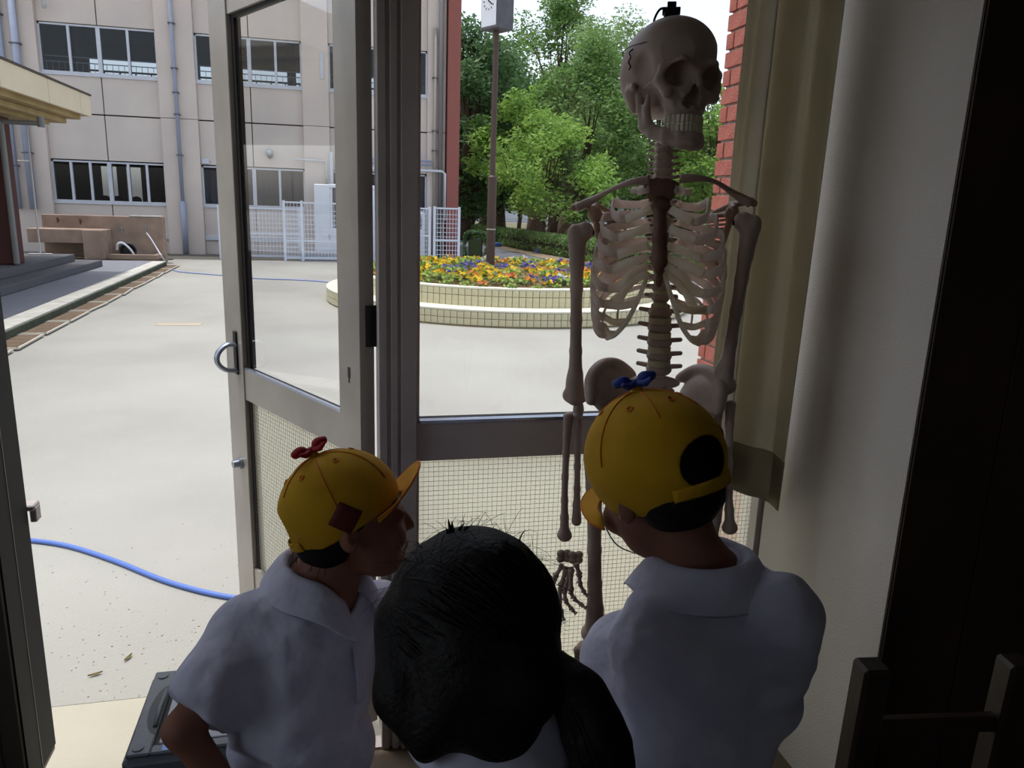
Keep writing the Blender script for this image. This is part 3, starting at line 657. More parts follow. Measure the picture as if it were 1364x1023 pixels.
# ================= round flower bed =================
BX, BY = 2.75, 12.02; r1, r2 = 2.85, 2.50
fb = thing('flower_bed', 'round two-tier flower bed faced with cream square tiles', 'planter', (BX, BY, -.12))
m_tile = mat('cream_tile', (206, 200, 168), .35, var=.05, vscale=1.5, rgb2=(190, 184, 150)); m_cap = mat('bed_coping', (222, 218, 200), .8, bump=.1)
m_gt = mat('tile_grout', (146, 134, 106), .95)
def ring(ra, rb, z0, z1, n=72):
    vs = []; fs = []
    for i in range(n):
        a = 2*pi*i/n
        for r, z in ((ra, z0), (rb, z0), (rb, z1), (ra, z1)): vs.append((BX+r*cos(a), BY+r*sin(a), z))
    for i in range(n):
        j = (i+1) % n
        for k in range(4): fs.append((i*4+k, i*4+(k+1) % 4, j*4+(k+1) % 4, j*4+k))
    return MB().add(vs, fs)
obj('lower_wall', ring(r2-.05, r1-.012, -.12, .075), m_gt, fb); obj('upper_wall', ring(r2-.2, r2-.012, .0, .325), m_gt, fb)
obj('ledge', ring(r2-.01, r1+.004, .078, .098), m_cap, fb); obj('coping', ring(r2-.16, r2+.004, .322, .342), m_cap, fb)
def tiles(r, rowsz, n, rng, w_):
    me = bpy.data.meshes.new('tile'); q = MB().box((0, 0, 0), (.007, w_/2-.0035, .0405), bev=.002); me.from_pydata(q.v, [], q.f); me.materials.append(m_tile); me.update()
    rest = MB()
    for i in range(n):
        a = 2*pi*i/n; d = (math.degrees(a)-258+180) % 360-180
        for z in rowsz:
            if abs(d) < rng:
                o = bpy.data.objects.new('tile', me); COL.objects.link(o); o.parent = fb
                o.location = Vector((BX+(r-.007)*cos(a), BY+(r-.007)*sin(a), z))-fb.location; o.rotation_euler = (0, 0, a)
            else: rest.box((BX+(r-.007)*cos(a), BY+(r-.007)*sin(a), z), (.007, w_/2-.0035, .0405), rz=a)
    obj('tiles', rest, m_tile, fb, kind='stuff', fix=False)
tiles(r2, (.278, .19, .115), int(2*pi*r2/.089), 56, .089); tiles(r1, (.032, -.056), int(2*pi*r1/.089), 50, .089)
q = MB(); n = 40
vs = [(BX, BY, .40)]+[(BX+(r2-.15)*k/3*cos(2*pi*i/n), BY+(r2-.15)*k/3*sin(2*pi*i/n), (.40-.09*(k/3)**2)+.02*sin(i*1.7+k)) for k in (1, 2, 3) for i in range(n)]
fs = [(0, 1+i, 1+(i+1) % n) for i in range(n)]+[(1+k*n+i, 1+(k+1)*n+i, 1+(k+1)*n+(i+1) % n, 1+k*n+(i+1) % n) for k in (0, 1) for i in range(n)]
obj('soil', MB().add(vs, fs), mat('bed_soil', (128, 104, 72), 1, vscale=8, bump=.5), fb)
# pansies: four kinds, each plant its own object
m_lf = mat('pansy_leaf', (110, 140, 60), .7, vscale=10, rgb2=(80, 118, 48), trans=.25)
def pansy(seed, fc, fc2):
    r = random.Random(seed); b = MB()
    for i in range(70):
        a = r.uniform(0, 6.28); d = r.uniform(.01, .12); h = r.uniform(.01, .09)*(1-d*3.5)+.02; L = r.uniform(.03, .055); t = r.uniform(-.2, .7)
        c = np.array([d*cos(a), d*sin(a), h]); u = np.array([cos(a)*cos(t), sin(a)*cos(t), sin(t)])*L; v = np.array([-sin(a), cos(a), 0])*L*.45
        b.add([c, c+u*.5+v, c+u, c+u*.5-v], [(0, 1, 2, 3)], 0)
    for i in range(13):
        a = r.uniform(0, 6.28); d = r.uniform(.0, .13); c = np.array([d*cos(a), d*sin(a), .085+r.uniform(0, .04)-d*.3]); n_ = np.array([r.uniform(-.5, .5), -1+r.uniform(-.3, .3), r.uniform(.2, 1.2)]); n_ /= np.linalg.norm(n_)
        u = np.cross(n_, (0, 0, 1)); u /= np.linalg.norm(u); v = np.cross(u, n_); R_ = r.uniform(.017, .027); mi = 1 if r.random() < .8 else 2
        ring_ = [c+R_*(u*cos(q)+v*sin(q))*(1-.18*cos(5*q)) for q in np.linspace(0, 2*pi, 11)[:-1]]
        b.add([c-n_*.006]+ring_, [(0, 1+k, 1+(k+1) % 10) for k in range(10)], mi)
    me = bpy.data.meshes.new('pansy'); me.from_pydata(b.v, [], b.f); me.polygons.foreach_set('material_index', b.mi); me.update()
    for q in (m_lf, mat('petal_%d_%d_%d' % fc, fc, .7, trans=.25), mat('petal_%d_%d_%d' % fc2, fc2, .7, trans=.25)): me.materials.append(q)
    return me
KINDS = [('yellow', (240, 205, 40), (235, 150, 30)), ('orange', (232, 150, 60), (226, 112, 70)), ('violet', (120, 95, 190), (90, 70, 160)), ('white', (235, 232, 225), (200, 190, 215)), ('leafy', (165, 185, 90), (215, 200, 120))]
pm = [[pansy(k*10+j, KINDS[k][1], KINDS[k][2]) for j in range(3)] for k in range(5)]
LB = {'yellow': 'yellow pansy plant in bloom in the round tiled flower bed', 'orange': 'orange pansy plant in bloom in the round tiled flower bed', 'violet': 'violet pansy plant in bloom in the round tiled flower bed', 'white': 'white pansy plant in bloom in the round tiled flower bed', 'leafy': 'pale green leafy seedling in the round tiled flower bed'}
rs = random.Random(11)
for ri, (rr, n) in enumerate([(2.26, 46), (2.06, 42), (1.84, 38), (1.6, 34), (1.34, 28), (1.05, 22), (.75, 15), (.42, 8)]):
    for i in range(n):
        a = 2*pi*(i+rs.uniform(-.25, .25))/n+ri*.4; r_ = rr+rs.uniform(-.07, .07)
        x, y = BX+r_*cos(a), BY+r_*sin(a)
        if (x-2.62)**2+(y-12.6)**2 < .03: continue
        t = sin(a*3+ri*1.3)+sin(a*7+ri)*.6+rs.uniform(-.7, .7)
        if ri == 0: k = 4 if rs.random() < .7 else (3 if rs.random() < .3 else 2 if rs.random() < .5 else 1)
        else: k = 0 if t > -.1 else (1 if t > -.9 else (2 if rs.random() < .8 else 3))
        if ri and rs.random() < (.4 if ri == 1 else .2): k = 4
        nm, _, _ = KINDS[k]
        o = bpy.data.objects.new('leafy_seedling' if k == 4 else nm+'_pansy', pm[k][rs.randrange(3)]); COL.objects.link(o)
        s_ = rs.uniform(.8, 1.2)*(.8 if ri == 0 else 1.05); o.location = (x, y, .40-.09*(r_/(r2-.15))**2-.012); o.scale = (s_,)*3; o.rotation_euler = (0, 0, rs.uniform(-.6, .6))
        tag(o, LB[nm], 'flower' if k < 4 else 'plant', nm+' plants in the round flower bed')
# ---- clock pole ----
ck = thing('clock_pole', 'tall dark brown pole carrying a square two-sided clock, rising from the flower bed', 'clock', (2.55, 12.6, .4))
m_pl = mat('pole_brown', (84, 66, 58), .55, .2, vscale=8)
xp = (at(651, 340, 12.6)[0]+at(663, 60, 12.6)[0])/2; zj = at(655, 236, 12.6)[2]; zc = at(664, 43, 12.6)[2]
obj('lower_pole', MB().cyl((xp, 12.6, .3), (xp, 12.6, zj), .075, n=16).cyl((xp, 12.6, zj), (xp, 12.6, zj+.03), .075, .05, n=16), m_pl, ck, smooth=False)
obj('upper_pole', MB().cyl((xp, 12.6, zj), (xp, 12.6, zc+.08), .048, n=16), m_pl, ck, smooth=False)
obj('pole_band', MB().cyl((xp, 12.6, .98), (xp, 12.6, 1.0), .0765, n=16), m_curb, ck)
ca = radians(-62); Rc = rotm(0, 0, ca); q = MB(); cw = .19
q.box((xp+.01, 12.6, zc+.42), (.2, .17, .40), R=Rc, bev=.01); cb = obj('clock_case', q, mat('case_grey', (98, 96, 104), .5, .2, vscale=8, rgb2=(84, 82, 90)), ck)
fn = Rc@np.array([-1, 0, 0]); fu = Rc@np.array([0, -1, 0])
# faces on the two broad sides; broad side normals are local +-y
for sg in (-1, 1):
    nrm = Rc@np.array([0, sg, 0]); ux = Rc@np.array([1 if sg < 0 else -1, 0, 0]); c0 = np.array([xp+.01, 12.6, zc+.42])+nrm*.171
    f = obj('clock_face', MB().box(c0, (.178, .004, .36), R=Rc), mat('clock_white', (226, 230, 236), .4), ck)
    q = MB()
    for h in range(12):
        a = 2*pi*h/12; d_ = ux*sin(a)*.135+np.array([0, 0, cos(a)*.135]); t_ = d_/.135
        q.bar(c0+nrm*.0055+d_-t_*.03, c0+nrm*.0055+d_, .014, .003, up=nrm)
    for a, L, w2 in ((2.2, .10, .018), (5.6, .15, .012)):
        q.bar(c0+nrm*.008-.02*(ux*sin(a)+np.array([0, 0, cos(a)])), c0+nrm*.008+L*(ux*sin(a)+np.array([0, 0, cos(a)])), w2, .003, up=nrm)
    obj('hands_and_marks', q, m_rub, f)
# ================= trees, hedge, background =================
m_bark = mat('bark', (92, 74, 58), .95, vscale=12, bump=.6, bscale=40, rgb2=(64, 52, 42))
def leafmat(n, c, c2): return mat(n, c, .6, vscale=1.2, rgb2=c2, trans=.4, detail=2)
LM = [leafmat('leaf_dark', (104, 136, 86), (76, 108, 66)), leafmat('leaf_mid', (128, 160, 88), (98, 132, 72)), leafmat('leaf_bright', (160, 194, 96), (128, 166, 80)), leafmat('leaf_light', (156, 180, 116), (122, 150, 92))]
def tree(name, label, x, y, h, cr, mat_i, trunk_r, seed, nl=7000, crown_lo=.25, ls=.13, lean=0, ncl=70, sq=1.0):
    rs = np.random.RandomState(seed); base = np.array([x, y, -.12])
    t = thing(name, label, 'tree', base, 'trees beyond the flower bed')
    b = MB(); top = base+np.array([lean, 0, h*.72]); mid = base+np.array([lean*.3+rs.uniform(-.2, .2), 0, h*.35])
    b.tube(cat_rom([base, mid, top], 5), np.linspace(trunk_r, trunk_r*.3, 11), 8)
    # clusters fill an ovoid crown with a ragged outline
    cl = []
    for i in range(ncl):
        v = rs.randn(3); v /= np.linalg.norm(v); rr = rs.uniform(.35, 1.12)**.6*(1.0+.16*sin(7*v[0]+seed)*cos(5*v[2]))
        z = h*(crown_lo+(1-crown_lo)*(.5+.5*v[2]*rr)); wz = sq*math.sqrt(max(.12, 1-((z/h-(crown_lo+1)/2)/((1-crown_lo)/2*1.03))**2))
        cl.append(base+np.array([lean*z/h+v[0]*rr*cr*wz*1.0, v[1]*rr*cr*wz, z]))
    for c in cl[:26]:
        s0 = base+(top-base)*min(.95, max(.25, (c[2]-base[2])/h*.7)); b.tube(cat_rom([s0, (s0+c)/2+rs.randn(3)*.15, c], 4), np.linspace(trunk_r*.28, .012, 9), 5)
    obj('trunk', b, m_bark, t, smooth=True, fix=False)
    k = int(nl*1.5)//ncl; C = np.repeat(np.array(cl), k, 0); n = len(C); g = rs.randn(n, 3); g /= np.linalg.norm(g, axis=1)[:, None]
    C = C+g*(rs.rand(n, 1)**.45)*cr*np.array([.30, .30, .24]); 
    u = rs.randn(n, 3); u[:, 2] *= .5; u /= np.linalg.norm(u, axis=1)[:, None]; w_ = np.cross(u, rs.randn(n, 3)); w_ /= np.linalg.norm(w_, axis=1)[:, None]
    L = (ls*rs.uniform(.6, 1.3, n))[:, None]; V = np.stack([C-u*L, C+w_*L*.45, C+u*L, C-w_*L*.45], 1).reshape(-1, 3)-base
    me = bpy.data.meshes.new('foliage'); me.vertices.add(4*n); me.vertices.foreach_set('co', V.ravel()); me.loops.add(4*n); me.loops.foreach_set('vertex_index', np.arange(4*n)); me.polygons.add(n); me.polygons.foreach_set('loop_start', np.arange(0, 4*n, 4)); me.polygons.foreach_set('loop_total', np.full(n, 4)); me.update()
    link('foliage', me, LM[mat_i], t, kind='stuff')
    return t
def tx(px, y): return at(px, 280, y)[0]
tree('broadleaf_tree', 'dark broad tree directly right of the red column, with a thick trunk', tx(622, 31), 31, 7.9, 2.6, 0, .38, 1, 9000, .12, .12)
tree('broadleaf_tree', 'dark leaning tree just left of the clock pole, rounded crown', tx(668, 34), 34, 7.9, 2.6, 0, .28, 2, 9000, .16, .12, lean=-.6)
tree('broadleaf_tree', 'tallest tree, a light green crown above the middle of the trees', tx(738, 42), 42, 12.8, 3.3, 1, .35, 3, 16000, .25, .11, ncl=110)
tree('broadleaf_tree', 'feathery light green tree close behind the left side of the skull', tx(815, 38), 38, 10.6, 3.3, 3, .3, 4, 12000, .2, .10, ncl=100)
tree('sapling_tree', 'small bright yellow-green tree low between clock pole and skeleton', tx(728, 25), 25, 4.4, 2.0, 2, .07, 5, 4200, .2, .09, ncl=34)
tree('sapling_tree', 'slim bright green tree immediately right of the clock pole', tx(690, 29), 29, 5.9, 1.9, 2, .09, 6, 6000, .25, .11, ncl=50)
tree('broadleaf_tree', 'mid green tree with bare stems behind the collarbone of the skeleton', tx(780, 28), 28, 7.2, 2.3, 1, .12, 7, 9000, .18, .10, ncl=70)
tree('broadleaf_tree', 'deep shaded tree filling the gap low behind the bright saplings', tx(745, 45), 45, 7.2, 3.6, 0, .35, 8, 9000, .12, .16)
tree('broadleaf_tree', 'tree behind the skull and neck of the skeleton', tx(870, 36), 36, 8.2, 3.0, 1, .3, 9, 9000, .12, .12)
tree('broadleaf_tree', 'pale yellow-green tree between the skull and the brick wall', tx(948, 33), 33, 7.2, 2.5, 2, .25, 10, 8000, .2, .12)
tree('broadleaf_tree', 'dark tree low at the right, behind the ribs', tx(920, 42), 42, 5.6, 3.4, 0, .3, 12, 7000, .1, .16)
tree('broadleaf_tree', 'grey-green tree beyond the brick wall at far right', tx(1010, 40), 40, 9, 3.2, 3, .3, 13, 6000, .15, .14)
tree('broadleaf_tree', 'dark crown showing over the left trees, behind them', tx(645, 44), 44, 9.6, 3.0, 1, .3, 14, 8000, .25, .13)
for i, (px, y, r_) in enumerate([(712, 36, .4), (752, 37, .34), (766, 39, .3)]):
    p = tx(px, y); tag(obj('tree_trunk', MB().tube(cat_rom([(p, y, -.12), (p+.1, y, 2), (p-.1, y, 5.5)], 4), np.linspace(r_, r_*.6, 9), 10), m_bark, smooth=True, origin=(p, y, -.12)), ['thick dark trunk standing right of the clock pole', 'dark trunk in front of the pale far building, second from the left', 'slimmer dark trunk nearest to the shoulder of the skeleton'][i], 'tree', None)
def hedge(name, label, pts, w_, h, seed, mi=1, n=9000, ls=.045):
    rs = np.random.RandomState(seed); P = np.array(pts, float); seg = rs.rand(n)*(len(P)-1); i = np.minimum(seg.astype(int), len(P)-2); f = (seg-i)[:, None]; c = P[i]*(1-f)+P[i+1]*f
    d = P[i+1]-P[i]; d /= np.linalg.norm(d, axis=1)[:, None]; nn = np.stack([-d[:, 1], d[:, 0]], 1)
    a = rs.rand(n)*2*pi; sh = np.sign(np.cos(a))*np.abs(np.cos(a))**.5, np.sign(np.sin(a))*np.abs(np.sin(a))**.5; k = rs.uniform(.85, 1.03, n)
    C = np.concatenate([c+nn*(sh[0]*k*w_/2)[:, None], (-.1+h/2+sh[1]*k*h/2)[:, None]], 1)
    u = rs.randn(n, 3); u /= np.linalg.norm(u, axis=1)[:, None]; w2 = np.cross(u, rs.randn(n, 3)); w2 /= np.linalg.norm(w2, axis=1)[:, None]
    L = (ls*rs.uniform(.6, 1.4, n))[:, None]; base = np.array([P[0][0], P[0][1], -.1])
    V = np.stack([C-u*L, C+w2*L*.5, C+u*L, C-w2*L*.5], 1).reshape(-1, 3)-base
    t = thing(name, label, 'hedge', base)
    me = bpy.data.meshes.new('foliage'); me.from_pydata(V.tolist(), [], [(4*j, 4*j+1, 4*j+2, 4*j+3) for j in range(n)]); me.update(); link('foliage', me, LM[mi], t, kind='stuff')
    q = MB()
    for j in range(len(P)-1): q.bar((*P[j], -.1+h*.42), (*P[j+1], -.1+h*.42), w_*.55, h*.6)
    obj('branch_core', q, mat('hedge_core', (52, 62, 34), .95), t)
hedge('clipped_hedge', 'long low clipped hedge along the verge, right of the clock pole', [(5.75, 31), (6.35, 27), (6.75, 23.5), (7.3, 19.6), (8.2, 17.4)], .8, .62, 1, 1, 16000, .05)
hedge('clipped_hedge', 'second clipped hedge row behind the first, nearer the trees', [(8.6, 27), (9.2, 22), (10.6, 18.0)], .8, .65, 2, 3, 9000, .05)
hedge('round_bush', 'small dark round bush between white fence and clock pole', [(3.62, 19.75), (3.72, 20.1)], .62, .78, 3, 0, 4000, .035)
# painted blocks on the verge edge
for i, (px, py, c) in enumerate([(631, 318, 0), (643, 321, 0), (661, 327, 0), (697, 330, 1), (720, 335, 0), (758, 352, 1)]):
    p = gnd(px, py, -.05); tag(obj('kerb_block', MB().bx(p[0]-.16, p[0]+.16, p[1]-.18, p[1]+.18, -.1, .05, bev=.02), mat('block_blue', (62, 92, 170), .7) if c == 0 else mat('block_grey', (90, 90, 98), .8), origin=(p[0], p[1], -.1)),
        ['blue kerb block on the verge, farthest of the row', 'blue kerb block just left of the clock pole', 'blue kerb block just right of the clock pole', 'grey kerb block at the foot of the hedge', 'largest blue kerb block below the hedge', 'grey block on the verge beside the arm bone'][i], 'kerb block')
vp = gnd(668, 358, -.1); vp2 = gnd(690, 356, -.1)
tag(obj('marker_wedge', MB().prism([(4.25, -.1), (4.75, -.1), (4.28, .28)], 17.0, 17.2, axis=1), m_curb), 'small pale triangular marker standing on the path', 'marker')
# pale building and road fence beyond the trees
fbd = thing('far_building', 'pale long low building glimpsed between the tree trunks', 'building', (14, 64, -.12))
obj('wall', MB().bx(4, 44, 64, 66, -.12, 3.0), mat('far_wall', (200, 204, 208), .9), fbd)
obj('roof', MB().bx(3.8, 44.2, 63.8, 66.2, 3.0, 3.25), mat('far_roof', (150, 152, 158), .9), fbd)
for i in range(19): obj('window', MB().bx(4.8+i*2.05, 6.3+i*2.05, 63.95, 64, .9, 2.2), mat('far_glass', (150, 160, 172), .3), fbd)
rf = thing('road_fence', 'thin pale wire fence along the road beyond the trees', 'fence', (14, 50, -.12))
for i in range(18): obj('post', MB().bx(4+i*2-.03, 4+i*2+.03, 50, 50.06, -.12, 2.0), m_wf, rf)
b = MB()
for z in (.4, .8, 1.2, 1.6, 1.95): b.bx(4, 38, 50.02, 50.04, z-.015, z+.015)
obj('rail', b, m_wf, rf)
# ================= the model skeleton =================
m_bone = mat('bone_plastic', (186, 168, 156), .5, var=.04, vscale=18, rgb2=(170, 150, 138), bump=.06, bscale=90, trans=.06)
m_rib = mat('rib_plastic', (240, 230, 222), .35, vscale=25, rgb2=(226, 212, 202), trans=.58)
m_cart = mat('cartilage_plastic', (248, 244, 236), .35, vscale=30, rgb2=(236, 226, 206), trans=.7)
m_disc = mat('disc_plastic', (206, 196, 158), .4, trans=.25)
m_blk = mat('black_metal', (24, 24, 26), .4, .6)
SK = thing('skeleton', 'life-size plastic anatomical skeleton standing at the window', 'skeleton', (.655, 1.44, 0))
YS = 1.42
SKR = radians(-24.3); SKO = np.array([.655, 1.44, 0]); RS = rotm(0, 0, SKR)
def P3(px, py, dy=0):
    # ray met with a plane across the skeleton's own facing direction, in its unrotated frame
    d = RS.T@ray(px, py); c = RS.T@(CC-SKO)+SKO
    return c+d*((YS+dy-c[1])/d[1])

def kscale(o):
    o.scale = (KS,)*3; o.location = Vector(tuple((skT-org(SK))*(1-KS)))
# --- skull: carved from a distance field, turned to the right of the picture ---
skM = rotm(0, 0, radians(31))@rotm(radians(-2), radians(2), 0)*1.0; skT = P3(891, 100)+np.array([.0, .02, 0]); KS = 1.13
S = SDF(skT-.135, skT+np.array([.135, .135, .12]), .0016, skM, skT)
S.ell((0, .012, .022), (.0715, .088, .068)); S.ell((0, -.02, .03), (.064, .066, .058), .02); S.ell((0, .045, -.005), (.06, .055, .05), .02)
S.ell((0, .02, -.035), (.052, .06, .03), .02)
S.ell((0, -.058, -.03), (.046, .03, .032), .02)            # upper face
S.ell((0, -.058, -.060), (.034, .029, .022), .014)         # maxilla
for s_ in (-1, 1):
    S.path([(s_*.006, -.086, .0), (s_*.028, -.087, .006), (s_*.050, -.068, -.003)], [.008, .0075, .007], .008)   # brow
    S.path([(s_*.052, -.066, -.004), (s_*.053, -.062, -.022), (s_*.044, -.072, -.04)], [.0065, .008, .010], .008)   # cheekbone
    S.path([(s_*.053, -.060, -.026), (s_*.067, -.035, -.028), (s_*.070, -.008, -.026), (s_*.064, .006, -.022)], [.0065, .005, .0045, .006], .004)
    S.path([(s_*.056, .022, -.03), (s_*.052, .018, -.055)], [.013, .008], .01)         # mastoid
    S.ell((s_*.067, -.028, -.004), (.014, .024, .026), .010, mode='sub')              # temple
    S.ell((s_*.047, -.03, -.052), (.019, .026, .022), .006, mode='sub')                # under the arch
    S.ell((s_*.030, -.092, -.013), (.0205, .044, .0185), .003, R=rotm(0, s_*.15, 0), mode='sub')  # eye socket
    S.ell((s_*.007, -.090, -.050), (.0090, .03, .014), .002, R=rotm(0, -s_*.25, 0), mode='sub')
    S.ell((s_*.026, -.082, -.052), (.009, .008, .01), .006, mode='sub')
S.ell((0, -.088, -.038), (.008, .03, .014), .002, mode='sub')
S.path([(0, -.086, -.006), (0, -.096, -.026)], [.0065, .0055], .006)
S.ell((0, -.012, -.085), (.024, .045, .02), .008, mode='sub')
skull = S.mesh('skull', m_bone, SK)
kscale(skull)
fr_ = lambda p: skM@np.array(p, float)+skT
# saw line round the skull cap, sutures and clasps
q = MB(); n = 64
q.tube([fr_((.0735*cos(a), .012-.004+.0905*sin(a), .040)) for a in np.linspace(0, 2*pi, n)[:-1]], .0009, 4, closed=True)
obj('cut_line', q, mat('cut_line', (60, 48, 42), .8), skull)
q = MB(); q.tube(cat_rom([fr_(p) for p in ((-.0725, .0, .035), (-.0755, .006, .03), (-.0755, .0, .022), (-.0745, .008, .016), (-.0735, .002, .008), (-.0725, .008, .004))], 5), .0013, 6)
obj('temple_clasp', q, m_blk, skull)
q = MB(); top = fr_((0, .01, .088)); q.bx(top[0]-.012, top[0]+.012, top[1]-.012, top[1]+.012, top[2], top[2]+.016, bev=.002).bx(top[0]-.0075, top[0]+.0075, top[1]-.0075, top[1]+.0075, top[2]+.014, top[2]+.032, bev=.001).bx(top[0]-.015, top[0]+.015, top[1]-.006, top[1]+.006, top[2]+.012, top[2]+.024, bev=.001)
q.tube(cat_rom([top+np.array(p) for p in ((-.004, 0, .022), (-.018, 0, .022), (-.026, 0, .010), (-.029, 0, -.004))], 5), .0022, 6)
obj('hanging_hook', q, m_blk, skull, label='black screw block and bent wire on the crown')
# mandible
jM = skM; S = SDF(skT+np.array([-.12, -.13, -.15]), skT+np.array([.12, .08, .02]), .0016, jM, skT)
arc = [(-.046, -.018, -.088), (-.043, -.045, -.095), (-.030, -.072, -.100), (-.012, -.087, -.103), (.012, -.087, -.103), (.030, -.072, -.100), (.043, -.045, -.095), (.046, -.018, -.088)]
pass
JA = [(-.046, -.010, -.088), (-.044, -.035, -.102), (-.033, -.062, -.113), (-.016, -.082, -.119), (0, -.087, -.120), (.016, -.082, -.119), (.033, -.062, -.113), (.044, -.035, -.102), (.046, -.010, -.088)]
JB = [(-.046, -.012, -.080), (-.038, -.036, -.094), (-.031, -.058, -.098), (-.016, -.077, -.100), (0, -.083, -.100), (.016, -.077, -.100), (.031, -.058, -.098), (.038, -.036, -.094), (.046, -.012, -.080)]
for u, r_ in ((0, .0068), (.33, .0062), (.66, .006), (1, .0062)): S.path([tuple(np.array(a)*(1-u)+np.array(b_)*u) for a, b_ in zip(JA, JB)], r_, .006)
S.ell((0, -.090, -.116), (.015, .009, .009), .010)
for s_ in (-1, 1):
    S.path([(s_*.047, -.016, -.088), (s_*.052, -.004, -.060), (s_*.054, .002, -.036)], [.0095, .006, .006], .005)
    S.path([(s_*.047, -.026, -.082), (s_*.050, -.022, -.060), (s_*.051, -.026, -.040)], [.007, .0055, .0035], .006)
    S.box((s_*.050, -.014, -.068), (.0035, .012, .016), .003, .004)
mand = S.mesh('jaw', m_bone, SK)
kscale(mand)
def teeth(zc, up, R1):
    q = MB()
    for i in range(14):
        a = (i-6.5)*.197; x = .0325*sin(a); y = -.042-.0465*cos(a); wd = [.0036, .0033, .0036, .0038, .0038, .0046, .0046][int(abs(i-6.5))]
        c = fr_((x, y, zc)); q.box(c, (wd, .0034, .0066), R=skM@rotm(0, 0, -a if 0 else a*-1), bev=.0012)
    return q
obj('upper_teeth', teeth(-.0790, 1, 0), mat('teeth', (214, 204, 184), .35), skull, kind='stuff', smooth=False)
obj('lower_teeth', teeth(-.0930, -1, 0), MATS['teeth'], mand, kind='stuff', smooth=False)
# --- spine ---
def vert(name, rb, hb, tw, sp, r=.0013):
    R_ = max(tw, sp+.02)+.01; S = SDF((-R_, -.03, -.03), (R_, R_+.02, .024), r)
    S.ell((0, 0, 0), (rb*1.1, rb*.85, hb*1.15)); S.box((0, 0, 0), (rb*.95, rb*.75, hb*.92), rb*.5, .003)
    for s_ in (-1, 1):
        S.path([(s_*rb*.5, rb*.6, 0), (s_*rb*.7, rb*1.25, 0), (s_*tw, rb*1.35, .003)], [hb*.5, hb*.45, hb*.38], .003)
        S.cap((s_*rb*.7, rb*1.25, -hb*.9), (s_*rb*.7, rb*1.25, hb*1.0), hb*.34, hb*.34, .003)
        S.cap((s_*rb*.7, rb*1.3, 0), (0, rb*1.9, -.001), hb*.42, hb*.42, .003)
    S.cap((0, rb*1.9, 0), (0, sp, -hb*1.2), hb*.42, hb*.36, .003)
    return S
SPX = [(887, 205), (887, 234), (886, 290), (885, 345), (883, 386), (882, 420), (882, 470), (882, 500)]
def spine_pt(z):
    # x follows the picture, y follows an S curve
    x = .636+(1.53-z)*.055; y = YS+.045+.03*sin((1.50-z)/.27*pi*.9) if z > 1.23 else YS+.035-.022*sin((1.23-z)/.16*pi)
    if z > 1.47: y = YS+.045-.014*sin((z-1.47)/.09*pi)
    return np.array([x, y, z])
proto = {}
def add_vert(kind, z, sc):
    p = spine_pt(z)
    if kind not in proto:
        a = {'c': (.0165, .0078, .027, .036), 't': (.0165, .0098, .030, .050), 'l': (.0235, .0125, .043, .056)}[kind]
        o = vert('vertebra', *a).mesh('vertebra', m_bone, SK, loc=p, origin=(0, 0, 0)); proto[kind] = o
    else: o = inst(proto[kind], SK, p)
    o.scale = (sc, sc, sc)
zc_ = list(np.linspace(1.543, 1.468, 7)); zt = [1.452-.0195*i for i in range(12)]; zl = [1.2105-.0005-.0295*i for i in range(5)]
for i, z in enumerate(zc_): add_vert('c', z, 1.0+.03*i)
for i, z in enumerate(zt): add_vert('t', z, .88+.014*i)
for i, z in enumerate(zl): add_vert('l', z, .95+.02*i)
allz = sorted(zc_+zt+zl, reverse=True)
for i in range(len(allz)-1):
    z = (allz[i]+allz[i+1])/2; p = spine_pt(z); r_ = .013 if z > 1.46 else (.015 if z > 1.22 else .0235); h = .0024 if z > 1.26 else .0062
    obj('disc', MB().cyl(p-[0, 0, h], p+[0, 0, h], r_, n=16), m_disc, SK, smooth=False)
# --- sternum and ribs ---
SX = .637; yst = YS-.085
S = SDF((SX-.05, yst-.02, 1.24), (SX+.05, yst+.04, 1.49), .0015)
S.ell((SX, yst+.014, 1.452), (.028, .0075, .025)); S.ell((SX, yst+.012, 1.462), (.033, .0075, .013), .006); S.ell((SX+.002, yst+.004, 1.425), (.018, .007, .014), .006)
S.path([(SX+.002, yst+.002, 1.41), (SX+.005, yst-.002, 1.37), (SX+.008, yst, 1.325), (SX+.009, yst+.003, 1.305)], [.012, .0135, .0155, .009], .006)
S.ell((SX+.010, yst+.008, 1.288), (.007, .004, .016), .004); S.ell((SX+.001, yst+.010, 1.487), (.011, .014, .012), .004, mode='sub')
for i in range(5):
    for s_ in (-1, 1): S.ell((SX+.003+s_*.020, yst, 1.398-.023*i), (.006, .006, .006), .003, mode='sub')
S.F = np.maximum(S.F, -1)
S.mesh('breastbone', mat('sternum_brown', (120, 84, 66), .5, vscale=30, rgb2=(98, 66, 52)), SK, label='brown breastbone')
